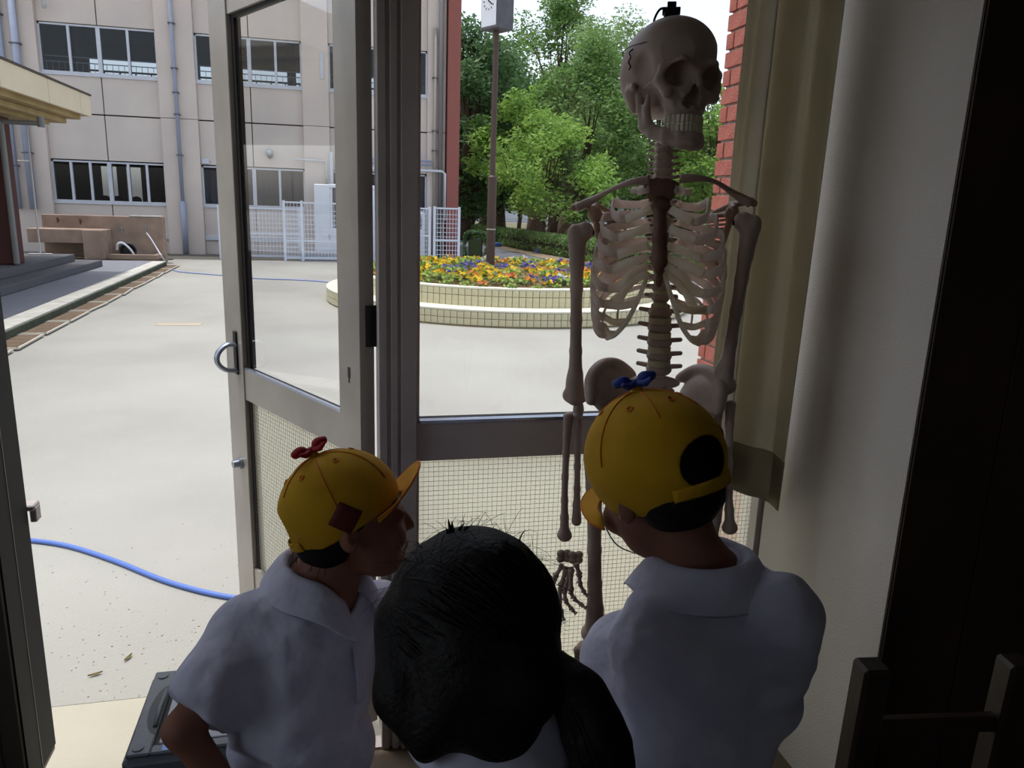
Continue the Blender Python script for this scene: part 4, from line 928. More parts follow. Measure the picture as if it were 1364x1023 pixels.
# rows: head z, back w, outer half width, outer z, front half width, front z, sternum z
RB = [(1.452, .028, .050, 1.452, .034, 1.452, 1.455), (1.432, .045, .086, 1.415, .058, 1.396, 1.420), (1.413, .052, .103, 1.385, .068, 1.362, 1.385), (1.393, .058, .112, 1.352, .074, 1.331, 1.352),
      (1.374, .060, .118, 1.322, .082, 1.300, 1.331), (1.354, .062, .121, 1.293, .088, 1.264, 1.314), (1.335, .062, .121, 1.266, .092, 1.232, 1.303), (1.315, .060, .119, 1.240, .092, 1.206, None),
      (1.296, .058, .117, 1.216, .090, 1.186, None), (1.276, .056, .113, 1.196, .086, 1.170, None), (1.257, .05, .098, 1.192, None, None, None), (1.238, .042, .07, 1.200, None, None, None)]
ends = {-1: [], 1: []}
for i, (zh, wb, wo, zo, wf, zf, zs) in enumerate(RB):
    wo *= 1.07; wf = wf and wf*1.05
    sp = spine_pt(zh); cx = SX+.006*(i > 2)
    for s_ in (-1, 1):
        lift = .006 if s_ > 0 else 0
        A = [sp+[s_*.016, .012, .002], sp+[s_*.034, .034, -.001]]
        A += [np.array([cx+s_*wb, YS+.088-.004*i*.3, zh-.006]), np.array([cx+s_*(wb+wo*1.06)/2*1.1, YS+.075, (zh*.6+zo*.4)]), np.array([cx+s_*wo, YS+.02, zo+.012+lift])]
        if wf is None:
            A += [np.array([cx+s_*wo*.98, YS-.01, zo-.012])]
            obj('rib', MB().tube(cat_rom(A, 6), np.linspace(.0052, .0032, len(cat_rom(A, 6))), 8, flat=(.62, 1.15), up=(0, 0, 1)), m_rib, SK, smooth=True); continue
        F_ = np.array([cx+s_*wf, yst+.012+.0022*i, zf]); A += [np.array([cx+s_*(wo*.97), YS-.035, (zo*.6+zf*.4)]), np.array([cx+s_*(wf*.55+wo*.45), YS-.068+.001*i, zf+.004]), F_]
        if i == 0: A = [sp+[s_*.014, .012, .0], np.array([cx+s_*.045, YS+.05, 1.455]), np.array([cx+s_*.056, YS+.0, 1.452]), np.array([cx+s_*.040, YS-.045, 1.452])]
        C = cat_rom(A, 7); T = np.linspace(0, 1, len(C)); rad = (.0058+.0026*np.sin(T*pi*.8)**2)*(.7 if i == 0 else 1)
        o = obj('rib', MB().tube(C, rad, 10, flat=(.5, 1.2), up=(0, 0, 1)), m_rib, SK, smooth=True)
        e = C[-1]
        if zs is not None:
            st = np.array([SX+.003+s_*(.017 if i else .024), yst+.006, zs])
            if i < 3: K = [e, (e+st)/2+[0, -.004, 0], st]
            elif i < 5: K = [e, e*.62+st*.38+[0, -.004, -.003+.001*i], st]
            else: K = [e, e+[-s_*.022, -.006, .004], e*.4+st*.6+[s_*.004, -.004, -.002], st]
            K = cat_rom(K, 6); obj('rib_cartilage', MB().tube(K, np.linspace(.0082, .0070, len(K)), 10, flat=(.55, 1.15), up=(0, 0, 1)), m_cart, SK, smooth=True)
        ends[s_].append(e)
    # lower cartilages run up to the margin
for s_ in (-1, 1):
    mg = [ends[s_][9]+[-s_*.004, -.002, -.004], np.array([SX+.006+s_*.072, yst+.014, 1.176]), np.array([SX+.006+s_*.052, yst+.008, 1.203]), np.array([SX+.006+s_*.036, yst+.004, 1.240]), np.array([SX+.005+s_*.024, yst+.004, 1.272]), np.array([SX+.004+s_*.015, yst+.006, 1.300])]
    K = cat_rom(mg, 8); obj('costal_margin', MB().tube(K, np.linspace(.0088, .0070, len(K)), 10, flat=(.6, 1.2), up=(0, 1, 0)), m_cart, SK, smooth=True)
    for i, t in ((7, .40), (8, .22), (6, .62)):
        e = ends[s_][i]; p = K[int(t*(len(K)-1))]; q = cat_rom([e, (e+p)/2+[s_*.002, -.004, -.005], p], 5); obj('rib_cartilage', MB().tube(q, .006, 8, flat=(.6, 1.15), up=(0, 0, 1)), m_cart, SK, smooth=True)
# --- shoulder girdle ---
for s_, a, b_, c in ((-1, (866, 240), (815, 252), (768, 277)), (1, (905, 238), (955, 243), (1000, 271))):
    p0, p1, p2 = P3(*a, -.07), P3(*b_, -.05), P3(*c, 0.0)
    mid = (p0+p1)/2+[0, -.008, .004]; C = cat_rom([p0, mid, p1+[0, .008, 0], (p1+p2)/2+[0, .018, 0], p2], 6); n = len(C)
    obj('collarbone', MB().tube(C, .0078+.0028*np.cos(np.linspace(0, 2*pi, n)), 10, flat=(1.1, .85)), mat('bone_shade', (176, 152, 140), .5, vscale=20), SK, smooth=True)
    # shoulder blade
    gl = P3(*((792, 285) if s_ < 0 else (975, 285)), .03); lo_ = P3(*((806, 372) if s_ < 0 else (948, 372)), .10); md = P3(*((838, 292) if s_ < 0 else (925, 290)), .115)
    lo3 = np.minimum(np.minimum(gl, lo_), np.minimum(md, p2))-.04; hi3 = np.maximum(np.maximum(gl, lo_), np.maximum(md, p2))+.04
    S = SDF(lo3, hi3, .002)
    S.path([gl, lo_], [.007, .0045], .004); S.path([lo_, md], [.0035, .003], .003); S.path([md, gl], [.003, .006], .003)
    for u in np.linspace(.08, .92, 14):                       # thin blade
        S.cap(gl*(1-u)+lo_*u, md*(1-u)+lo_*u, .0028, .0022, .003)
    S.ell(gl, (.014, .014, .018), .006); S.path([md*.7+gl*.3+[0, .01, 0], gl+[0, .02, .018], p2+[0, .01, .004], p2+[s_*.006, 0, 0]], [.004, .006, .007, .007], .005)
    S.path([gl+[0, -.005, .016], gl+[0, -.03, .012]], [.007, .005], .005)
    S.mesh('shoulder_blade', mat('blade_bone', (186, 158, 136), .5, vscale=15, rgb2=(170, 138, 112), trans=.1), SK)
# --- arms ---
def longbone(name, a, b, r, heads, par=SK, m_=m_bone, bow=(0, 0, 0)):
    """shaft with knobbed ends; heads = [(offset from a, radii)...] as spheres blended in"""
    a = np.array(a); b = np.array(b); pts = [a]+[a*(1-t)+b*t+np.array(bow)*sin(pi*t) for t in (.15, .3, .5, .7, .85)]+[b]
    L = [p for p, _, _ in heads]+pts; lo = np.min(L, 0)-.045; hi = np.max(L, 0)+.045
    S = SDF(lo, hi, .0018); S.path(pts, [r*1.5, r*1.15, r, r*.95, r, r*1.2, r*1.6], .006)
    for p, rr, k in heads: S.ell(p, rr, k)
    return S.mesh(name, m_, par)
V = np.array
for s_, top, bot in ((-1, (769, 312), (766, 528)), (1, (1000, 300), (963, 515))):
    a = P3(*top, .0); b = P3(*bot, .0)
    u = (b-a)/np.linalg.norm(b-a)
    longbone('upper_arm_bone', a+u*.012, b, .0125, [(a+[-s_*.014, .006, .006], (.019, .019, .019), .008), (a+[s_*.006, 0, .002], (.014, .014, .018), .008),
        (b+[-.017, 0, .002], (.010, .011, .013), .008), (b+[.017, 0, .002], (.010, .011, .013), .008), (b+[0, -.002, .004], (.022, .009, .009), .006), (b+[-.004, 0, .03], (.015, .008, .02), .012)])
    obj('joint_pin', MB().cyl(a+[-s_*.034, .004, .004], a+[-s_*.014, .004, .004], .006, n=8), m_blk, SK)
    w0 = b+(V([-.012, -.004, -.018])); 
    if s_ < 0: r1a, r1b, u1a, u1b = P3(757, 556), P3(752, 712), P3(770, 548), P3(768, 694)
    else: r1a, r1b, u1a, u1b = P3(973, 540), P3(972, 702), P3(957, 530), P3(954, 690)
    longbone('forearm_bone', r1a, r1b, .0074, [(r1a+[0, 0, .004], (.0105, .0105, .006), .003), (r1b+[0, 0, -.002], (.0165, .012, .014), .008)], bow=(s_*.006*0-.003, 0, 0))
    longbone('forearm_bone', u1a+[0, .006, 0], u1b, .0070, [(u1a+[0, .004, .006], (.0115, .013, .018), .005), (u1a+[0, -.004, -.008], (.010, .010, .007), .004), (u1b, (.0075, .007, .007), .004)])
    # hand: carpals, then five fingers of knobbed bones
    hc = P3(759, 742) if s_ < 0 else P3(966, 736)
    rs = random.Random(4); S = SDF(hc-.05, hc+.05, .0015)
    for j in range(8):
        S.ell(hc+[(-.020+.0135*(j % 4)), -.004+.005*(j % 2), .008-.013*(j//4)], (.0096, .008, .0092), .0015, R=rotm(rs.random(), rs.random(), rs.random()))
    hand = S.mesh('hand', m_bone, SK)
    if s_ < 0: FG = [[(750, 752), (739, 768), (735, 790), (738, 802), (744, 811)], [(755, 755), (747, 782), (745, 800), (748, 815), (751, 827)], [(761, 756), (760, 788), (764, 797), (775, 806), (781, 810)], [(761, 756), (752, 786), (753, 800), (762, 812), (768, 818)], [(767, 750), (772, 766), (772, 777), (778, 789), (783, 794)]]
    else: FG = [[(958, 750), (950, 772), (946, 790), (946, 802), (947, 812)], [(963, 754), (958, 786), (956, 804), (956, 818), (957, 828)], [(967, 755), (966, 788), (966, 806), (967, 820), (968, 830)], [(971, 753), (975, 782), (977, 798), (978, 812), (979, 820)], [(976, 748), (986, 762), (992, 774), (995, 784), (997, 790)]]
    for k, fg in enumerate(FG):
        q = MB(); off = [.0, -.004, -.010, -.006, -.018][k]
        PT = [P3(x, y, off-.004*j) for j, (x, y) in enumerate(fg)]
        for j in range(len(PT)-1):
            a_, b2 = PT[j], PT[j+1]; rr = .0074-.0008*j; d = b2-a_; q.tube([a_+d*t for t in (.02, .1, .25, .5, .75, .9, .98)], np.array([.8, 1.15, .85, .62, .75, 1.2, .8])*rr, 8)
        obj('finger', q, m_bone, hand, smooth=True)
    if s_ < 0: obj('wire_pin', MB().cyl(P3(752, 757, -.012), P3(772, 754, -.012), .0012, n=6), m_blk, hand)
# --- pelvis, legs ---
px_, pz_ = .655, 1.02
S = SDF((px_-.17, YS-.09, .86), (px_+.17, YS+.13, 1.12), .0024)
for s_ in (-1, 1):
    c = V([px_+s_*.088, YS+.02, 1.035]); Rw = rotm(radians(10), radians(s_*28), radians(s_*30))
    S.ell(c, (.012, .066, .060), .006, R=Rw); S.ell(c+[s_*.012, -.01, .012], (.014, .058, .044), .02, R=Rw); S.path(list(cat_rom([V([px_+s_*.05, YS+.085, 1.062]), V([px_+s_*.085, YS+.06, 1.090]), V([px_+s_*.115, YS+.02, 1.093]), V([px_+s_*.132, YS-.02, 1.070]), V([px_+s_*.128, YS-.048, 1.030])], 5)), .0085, .010)
    S.ell(V([px_+s_*.088, YS-.005, .965]), (.028, .028, .028), .015); S.ell(V([px_+s_*.105, YS-.012, .962]), (.02, .02, .02), .004, mode='sub')
    S.path([V([px_+s_*.075, YS-.02, .975]), V([px_+s_*.03, YS-.05, .965]), V([px_+s_*.006, YS-.055, .955])], [.013, .009, .011], .006)
    S.path([V([px_+s_*.08, YS+.01, .95]), V([px_+s_*.06, YS+.0, .895]), V([px_+s_*.035, YS-.03, .91]), V([px_+s_*.008, YS-.052, .948])], [.014, .012, .009, .009], .006)
S.mesh('pelvis', m_bone, SK)
S = SDF((px_-.08, YS-.02, .93), (px_+.08, YS+.12, 1.09), .002)
for i in range(5): S.ell(V([px_, YS+.045+.012*i, 1.06-.022*i]), (.052-.009*i, .018, .015), .008)
for i in range(4):
    for s_ in (-1, 1): S.ell(V([px_+s_*(.022-.003*i), YS+.03+.012*i, 1.05-.022*i]), (.0045, .012, .0045), .002, mode='sub')
S.mesh('sacrum', m_bone, SK)
for s_, kn in ((-1, P3(793, 842)), (1, P3(925, 850))):
    hp = V([px_+s_*.105, YS-.012, .962]); tr_ = V([px_+s_*(.148 if s_ > 0 else .138), YS, .93])
    if s_ < 0: tr_ = P3(800, 600)+[-.012, 0, 0]
    longbone('thigh_bone', tr_+[0, 0, -.02], kn, .0158, [(hp, (.021, .021, .021), .004), ((hp+tr_)/2, (.014, .014, .014), .012), (tr_, (.016, .018, .022), .01), (kn+[-.016, .004, -.006], (.017, .022, .018), .01), (kn+[.016, .004, -.006], (.017, .022, .018), .01)], bow=(.0, -.012, 0))
    pk = kn+[0, -.026, -.002]; obj('kneecap', MB().sphere(pk, (.018, .009, .02), 14, 10), m_bone, SK, smooth=True)
    tb = kn+[-.008, .004, -.052]; an = V([tb[0]+.0, YS+.01, .085])
    longbone('shin_bone', tb, an, .0105, [(tb+[-.014, .002, .008], (.018, .02, .012), .008), (tb+[.014, .002, .008], (.018, .02, .012), .008), (an+[-s_*.010, 0, -.006], (.012, .014, .014), .006)])
    longbone('calf_bone', tb+[s_*.032, .012, -.012], an+[s_*.022, .008, -.01], .0048, [(tb+[s_*.032, .012, -.01], (.009, .009, .010), .004), (an+[s_*.022, .008, -.012], (.008, .009, .014), .004)])
    fc = an+V([0, .0, -.04])
    S = SDF(fc+[-.07, -.21, -.06], fc+[.07, .08, .05], .002)
    S.ell(fc+[0, .03, -.012], (.016, .032, .020)); S.ell(fc+[0, -.005, .008], (.02, .026, .015), .008); S.ell(fc+[0, -.04, -.004], (.026, .022, .015), .01)
    for k in range(5):
        x = (k-2)*.0135; bx_ = s_*x; b0 = fc+[bx_*.7, -.055, -.006]; b1 = fc+[bx_*1.15, -.115+.006*k*(1), -.022]; b2 = fc+[bx_*1.25, -.155+.010*k, -.028]
        S.path([b0, b1], [.0075, .0065], .003); S.path([b1, b2], [.0065 if k else .008, .0045 if k else .006], .001)
    S.mesh('foot', m_bone, SK)
# wires across the knee and the white cable
q = MB(); k0 = P3(793, 862); q.tube(cat_rom([k0+[-.02, -.028, .004], k0+[0, -.03, .008], k0+[.02, -.028, .0]], 5), .0012, 5); q.bx(k0[0]-.006, k0[0]+.012, k0[1]-.034, k0[1]-.028, k0[2]-.022, k0[2]-.008, bev=.001)
obj('knee_spring', q, mat('spring_steel', (170, 175, 180), .3, .8), SK)
q = MB().tube(cat_rom([P3(783, 640, -.03), P3(796, 668, -.04), P3(806, 700, -.04), P3(820, 724, -.035), P3(840, 735, -.02), P3(862, 739, .0), P3(884, 738, .02), P3(905, 725, .02)], 8), .0017, 6)
obj('white_cable', q, mat('cable_white', (190, 190, 195), .5), SK, smooth=True)
# stand: pole into the pelvis, five-legged castor base
polx = at(863, 745, YS+.05)[0]; py_ = YS+.05
st = obj('stand_pole', MB().cyl((polx, py_, .10), (polx, py_, .985), .0065, n=12).cyl((polx, py_, .10), (polx, py_, .45), .010, n=12), m_blk, SK, smooth=False, label='black stand pole')
b = MB()
for k in range(5):
    a = radians(18+72*k); e = V([polx+.17*cos(a), py_+.17*sin(a), .05]); b.bar((polx, py_, .085), e, .022, .016)
sb_ = obj('stand_base', b, m_blk, SK)
for k in range(5):
    a = radians(18+72*k); e = V([polx+.165*cos(a), py_+.165*sin(a), .022]); obj('castor', MB().cyl(e+[-.01, 0, 0], e+[.01, 0, 0], .022, n=14), m_rub, sb_)

SK.rotation_euler = (0, 0, SKR); SK.location = tuple(SKO); WL[SK.name] = tuple(SKO)
# ================= the three children =================
m_skin = mat('skin', (142, 96, 78), .6, vscale=12, rgb2=(130, 86, 68), spec=.3); m_hair = mat('black_hair', (16, 13, 12), .6, spec=.22, vscale=60, rgb2=(12, 10, 10), bump=.3, bscale=160)
m_shirt = mat('white_shirt', (208, 208, 226), .9, vscale=20, bump=.9, bscale=13, bdist=.022, rgb2=(198, 198, 218), trans=.04); m_shorts = mat('navy_shorts', (26, 28, 42), .9)
m_yel = mat('yellow_cap', (212, 164, 18), .85, vscale=15, bump=.15, bscale=400, rgb2=(200, 150, 12), trans=.12); m_brim = mat('yellow_brim', (232, 176, 40), .8, bump=.1, bscale=400, trans=.3)
m_orange = mat('orange_stitch', (214, 120, 26), .8); m_redb = mat('red_ribbon', (178, 24, 40), .6, trans=.1); m_blueb = mat('blue_ribbon', (34, 60, 150), .6)
m_dred = mat('dark_red_patch', (92, 20, 18), .8); m_sock = mat('white_sock', (215, 215, 215), .9); m_shoe = mat('indoor_shoe', (205, 205, 210), .6)
m_eyew = mat('eye_white', (190, 180, 172), .3); m_iris = mat('eye_dark', (25, 18, 14), .15); m_lip = mat('lips', (150, 84, 74), .5)
def nrm(v): v = np.array(v, float); return v/np.linalg.norm(v)
def orient(face, up):
    f = nrm(face); u = np.array(up, float); u = nrm(u-f*(u@f)); y = -f; x = np.cross(y, u); return np.array([x, y, u]).T
def add_head(S, M, T, sc, neck=None):
    S.frame(M*sc if 0 else M, T); q = sc
    E = lambda c, r, k=0, mode='add', R=None: S.ell(np.array(c)*q, np.array(r)*q, k*q, mode=mode, R=R)
    E((0, .010, .03), (.073, .088, .076)); E((0, -.03, -.028), (.060, .058, .070), .02); E((0, -.058, -.078), (.028, .026, .022), .018)
    E((0, -.04, -.07), (.045, .035, .03), .02)
    for s_ in (-1, 1):
        E((s_*.036, -.068, -.035), (.022, .018, .022), .012)                      # cheeks
        E((s_*.031, -.093, .002), (.018, .009, .011), .008, mode='sub'); E((s_*.031, -.0765, .0), (.0145, .0115, .0105), .003); E((s_*.031, -.092, -.0005), (.0115, .008, .0036), .001, mode='sub')
        E((s_*.073, .008, -.018), (.009, .017, .026), .004, R=rotm(0, 0, s_*.35)); E((s_*.078, .000, -.016), (.005, .008, .014), .003, mode='sub')
    S.path([np.array(p)*q for p in ((0, -.082, .002), (0, -.089, -.014), (0, -.0965, -.027))], [.006*q, .0072*q, .0078*q], .008)
    for s_ in (-1, 1): E((s_*.009, -.089, -.029), (.0062, .0065, .0048), .004)
    E((0, -.0845, -.052), (.018, .008, .0045), .005); E((0, -.0835, -.060), (.015, .008, .0045), .005); E((0, -.0925, -.056), (.016, .004, .0012), .001, mode='sub')
    S.frame(I3, (0, 0, 0))
def add_hand(S, w, d, palm, sc=1.0):
    """w wrist, d pointing direction, palm normal; four curled fingers and a thumb"""
    d = nrm(d); n = nrm(np.array(palm)-d*(np.array(palm)@d)); s = np.cross(d, n)
    S.frame(np.array([s, n, d]).T, w)
    S.box((0, 0, .035*sc), (.026*sc, .009*sc, .030*sc), .008*sc, .008)
    for i, L in enumerate((.046, .052, .048, .037)):
        x = (-.021+.014*i)*sc; b = np.array([x, 0, .062*sc]); m_ = b+np.array([0, .008, .5*L])*sc*1.0; e = m_+np.array([0, .020, .38*L])*sc
        S.path([b, m_, e], [.0072*sc, .0066*sc, .0056*sc], .0015)
    S.path([np.array([-.022, 0, .012])*sc, np.array([-.042, .008, .034])*sc, np.array([-.046, .014, .056])*sc], [.0095*sc, .0082*sc, .0066*sc], .004)
    S.frame(I3, (0, 0, 0))
def child(label, J, headM, headT, hs, bodyM, torso, wr, tuck=True):
    """J joints; torso = [(centre, half width, half depth)] from neck to hips"""
    root = thing('person', label, 'person', (J['pelvis'][0], J['pelvis'][1], 0), None)
    allp = np.array(list(J.values())+[headT]); lo = allp.min(0)-.17; hi = allp.max(0)+.17; lo[2] = -.01
    S = SDF(lo, hi, .0042)
    add_head(S, headM, headT, hs)
    nk = headT+headM@np.array([0, .022, -.04]); S.cap(nk, J['neck'], .039, .042, .02)
    for c, a, b_ in torso: S.ell(c, (a*.9, b_*.9, .09), .05, R=bodyM)
    for s_ in 'LR':
        S.path([J['neck'], J['sh'+s_]], [.035, .034], .03); S.path([J['sh'+s_], J['el'+s_], J['wr'+s_]], [.034, .026, .018], .012)
        d = nrm(J['wr'+s_]-J['el'+s_]); add_hand(S, J['wr'+s_], d, bodyM@np.array([.3 if s_ == 'L' else -.3, -1, 0]), .88)
        S.path([J['hp'+s_], J['kn'+s_], J['an'+s_]], [.062, .043, .028], .02)
        f = bodyM@np.array([0, -1, 0]); f[2] = 0; S.path([J['an'+s_]+[0, 0, -.02], J['an'+s_]+f*.11+[0, 0, -.045]], [.026, .018], .01)
    body = S.mesh('body', m_skin, root)
    for s_ in (-1, 1):
        e = MB().sphere(headT+headM@(np.array([s_*.031, -.0770, .0])*hs), .0086*hs, 14, 10, mi=0); e.sphere(headT+headM@(np.array([s_*.031, -.0810, .0])*hs), .0052*hs, 12, 8, mi=1)
        obj('eye', e, [m_eyew, m_iris], body, smooth=True)
        q = MB().tube([headT+headM@(np.array([s_*(.019+.026*t), -.0805+.008*t*t, .0165+.004*sin(pi*t)])*hs) for t in np.linspace(0, 1, 6)], [.001, .002, .0022, .002, .0016, .0008], 6); obj('eyebrow', q, m_hair, body, smooth=True)
    # shorts
    S = SDF(lo, hi, .005); c, a, b_ = torso[-1]; c = J['pelvis']
    S.ell(c+[0, 0, .02], (a*1.03, b_*1.06, .10), 0, R=bodyM)
    for s_ in 'LR': m_ = J['hp'+s_]*.38+J['kn'+s_]*.62; S.path([J['hp'+s_], m_], [.076, .070], .03)
    obj_ = S.mesh('shorts', m_shorts, root)
    # socks and shoes
    for s_ in 'LR':
        an = J['an'+s_]; f = bodyM@np.array([0, -1, 0]); f[2] = 0; q = MB().tube([an+[0, 0, .09], an+[0, 0, .03], an+[0, 0, -.03]], [.036, .034, .034], 14); obj('sock', q, m_sock, root, smooth=True)
        S = SDF(an-.16, an+.16, .004); b0 = np.array([an[0], an[1], .028]); S.path([b0-f*.03, b0+f*.05, b0+f*.115], [.032, .034, .029], .01); S.box((b0[0], b0[1], -.09), (.2, .2, .09), mode='sub'); S.mesh('shoe', m_shoe, root)
    return root, body, lo, hi
def collar(root, C, M, r=1.0, gap=24, tilt=0, open_=1.0):
    """folded polo collar: stand, roll and leaf round the neck; front gap at local -Y"""
    prof = [(.046, .002), (.047, .022), (.050, .031), (.056, .033), (.063, .027), (.074, .008), (.083, -.010)]
    P = []
    for k in np.linspace(radians(gap), 2*pi-radians(gap), 44):
        row = []; pt = max(0, cos(k))**4
        for (a, h) in prof:
            e = (a-.046)/.037; a2 = a*(1+.05*pt)+.012*pt*e; x = sin(k)*a2; y = -cos(k)*a2*1.04; z = h*(1-.55*pt)-.035*pt*e-.018*pt+.008*max(0, -cos(k))
            row.append(C+M@(np.array([x, y, z])*r))
        P.append(row)
    o = obj('collar', MB().grid(P), m_shirt, root, smooth=True, fix=False); sm = o.modifiers.new('thick', 'SOLIDIFY'); sm.thickness = .0022; ss = o.modifiers.new('sub', 'SUBSURF'); ss.levels = ss.render_levels = 1
    return o
def cap(root, M, T, hs, ribbon, patch=None, hole=True, brimlift=0.0, name='cap', tilt=0, rdir=None, brim_len=1.0, deep=0.0):
    """school cap: six stitched panels, button, ribbon, curved peak, open back with strap"""
    M = M@rotm(radians(-tilt), 0, 0); C = np.array([0, .008, .028])*hs; r = np.array([.085, .1005, .089])*hs
    S = SDF(T-.15, T+.15, .0024, M, T)
    S.ell(C, r); S.ell(C+[0, 0, -.001], r-.0052, 0, mode='sub')
    S.box(C+np.array([0, 0, -.115-.020-deep])*hs, (.2, .2, .10), 0, R=rotm(radians(-4), 0, 0), mode='sub')
    if hole: S.ell(C+np.array([0, .10, .010-deep*.9])*hs, (.040*hs, .05, .031*hs), .002, mode='sub')
    o = S.mesh(name, m_yel, root); G = lambda p: T+M@np.array(p, float)
    zr = lambda a: (-.027-.006-.0*cos(a)+.012*(-cos(a)))*hs+C[2]
    q = MB()
    for k in range(6):
        az = pi/6+k*pi/3; pts = []
        for e in np.linspace(0, 1.45, 14):
            pts.append(G(C+(r+.0008)*np.array([sin(e)*sin(az), -sin(e)*cos(az), cos(e)])))
        if hole and abs(az-pi) < .6: pts = pts[:9]
        q.tube(pts, .0011, 5)
    obj('seam', q, m_orange, o, kind='stuff', smooth=True)
    obj('button', MB().sphere(G(C+[0, 0, r[2]+.001]), .009, 10, 8), m_yel, o, smooth=True)
    q = MB()
    for k in range(6):
        az = k*pi/3; e = .62; p = G(C+(r+.0006)*np.array([sin(e)*sin(az), -sin(e)*cos(az), cos(e)])); n_ = nrm(p-G(C)); t = nrm(np.cross(n_, (0, 0, 1))); b2 = np.cross(n_, t)
        q.tube([p+.0042*(t*cos(a)+b2*sin(a)) for a in np.linspace(0, 2*pi, 11)[:-1]], .0012, 5, closed=True)
    obj('eyelet', q, m_orange, o, kind='stuff')
    # peak
    P = []; P2 = []
    for s_ in np.linspace(-1, 1, 25):
        a = s_*radians(62); row = []
        b0 = C+np.array([r[0]*.985*sin(a), -r[1]*.985*cos(a), 0])*np.array([.97, .97, 1]); b0[2] = C[2]+(-.030-deep*.9-.008*abs(s_)**2)*hs
        for t in np.linspace(0, 1, 9):
            L = .062*hs*brim_len*math.sqrt(max(.0, 1-abs(s_)**2.6))+.001
            row.append(G(b0+np.array([sin(a)*.25*L*t, -L*t, (-.010*t-.03*s_*s_*t+brimlift*t)*hs])))
        P.append(row)
    bo = obj('brim', MB().grid(P), m_brim, o, smooth=True, fix=False); sm = bo.modifiers.new('thick', 'SOLIDIFY'); sm.thickness = .003; sm.offset = 0
    e = MB().tube([r_[-1] for r_ in P], .0021, 6); obj('brim_edge', e, m_orange, o, smooth=True)
    if hole:
        S = [G(C+(r*(1-deep*2.2)+.0012)*np.array([sin(pi+u)*.985, -cos(pi+u)*.985, -.02/.087*0])+np.array([0, 0, -(.018+deep)*hs])) for u in np.linspace(-.66, .66, 16)]
        obj('strap', MB().tube(S, .0085, 8, flat=(.2, 1), up=M@np.array([0, 0, 1])), m_yel, o, smooth=True)
    # small tied ribbon on the button
    z = M@np.array([0, 0, 1.]); b = G(C+[0, 0, r[2]+.006]); x = M@np.array([.2, -.97, .1]) if rdir is None else nrm(rdir); x = nrm(x-z*(x@z)); y = np.cross(z, x)
    S = SDF(b-.05, b+.05, .0014, np.array([x, y, z]).T, b)
    for sg in (-1, 1):
        S.path([(sg*.004, 0, .006), (sg*.016, .0, .012), (sg*.024, 0, .010)], [.004, .0075, .0065], .003); S.ell((sg*.018, .001, .012), (.012, .011, .0065), .004)
        S.path([(sg*.003, -.004, .004), (sg*.012, -.012, .003), (sg*.019, -.018, .007)], [.004, .0045, .0035], .002); S.ell((sg*.019, .0, .019), (.009, .004, .006), .003, mode='sub')
    ro = S.mesh('ribbon', ribbon, o); obj('knot', MB().sphere(b+z*.005, (.008, .008, .006), 8, 6), ribbon, ro, smooth=True)
    if patch:
        az, el, sz = patch; c_ = np.array([cos(el)*sin(az), -cos(el)*cos(az), sin(el)]); p = G(C+(r+.0012)*c_); n_ = nrm(M@(c_/r)); t = nrm(np.cross(M@np.array([0, 0, 1.]), n_)); b2 = np.cross(n_, t)
        rows = [[None]*5 for _ in range(5)]
        for i in range(5):
            for j in range(5):
                u = (i-2)/2*sz; v = (j-2)/2*sz; rows[i][j] = p+t*(u*.8-v*.6)*1.0+b2*(u*.6+v*.8)-n_*((u*u+v*v)/(2*.088))+n_*.001
        po = obj('name_patch', MB().grid(rows), m_dred, o, smooth=True, fix=False); sm = po.modifiers.new('t', 'SOLIDIFY'); sm.thickness = .0016; sm.offset = 1
    return o
def hair_shell(root, M, T, hs, lowz=-.06, name='hair', grow=.008, fringe=True, cut=True):
    S = SDF(T-.16, T+.16, .003, M, T); q = hs
    S.ell(np.array([0, .009, .026])*q, np.array([.0745, .0915, .078])*q); S.ell(np.array([0, .040, -.032])*q, np.array([.058+grow, .050+grow, .05])*q, .02)
    S.box(np.array([0, -.115, -.07])*q, (.12, .085*q, .085*q), .02, .01, mode='sub'); S.ell(np.array([0, .0, -.15])*q, (.1*q, .09*q, .08*q), .01, mode='sub')
    S.wrinkle(.0010, 160, 5)
    return S
def strands(n, cen, M, R_, seed, r0=.0005, L=(.03, .09), down=True, spread=.25):
    rs = np.random.RandomState(seed); q = MB()
    for i in range(n):
        v = rs.randn(3); v[1] = abs(v[1])*.8-.15; v = nrm(v); p = cen+M@(v*R_); d = nrm((M@v)*rs.uniform(.1, .8)+rs.randn(3)*spread+(np.array([0, 0, -.6]) if down else 0)); l = rs.uniform(*L); k = rs.randn(3)*.3+[0, 0, -.6]
        q.tube([p, p+d*l*.4+k*l*.06, p+d*l*.75+k*l*.22, p+(d+k*.5)*l], [r0, r0, r0*.8, r0*.3], 3, cap=False)
    return q
A3 = np.array; Fh = nrm([Fv[0], Fv[1], 0]); Rh = R0
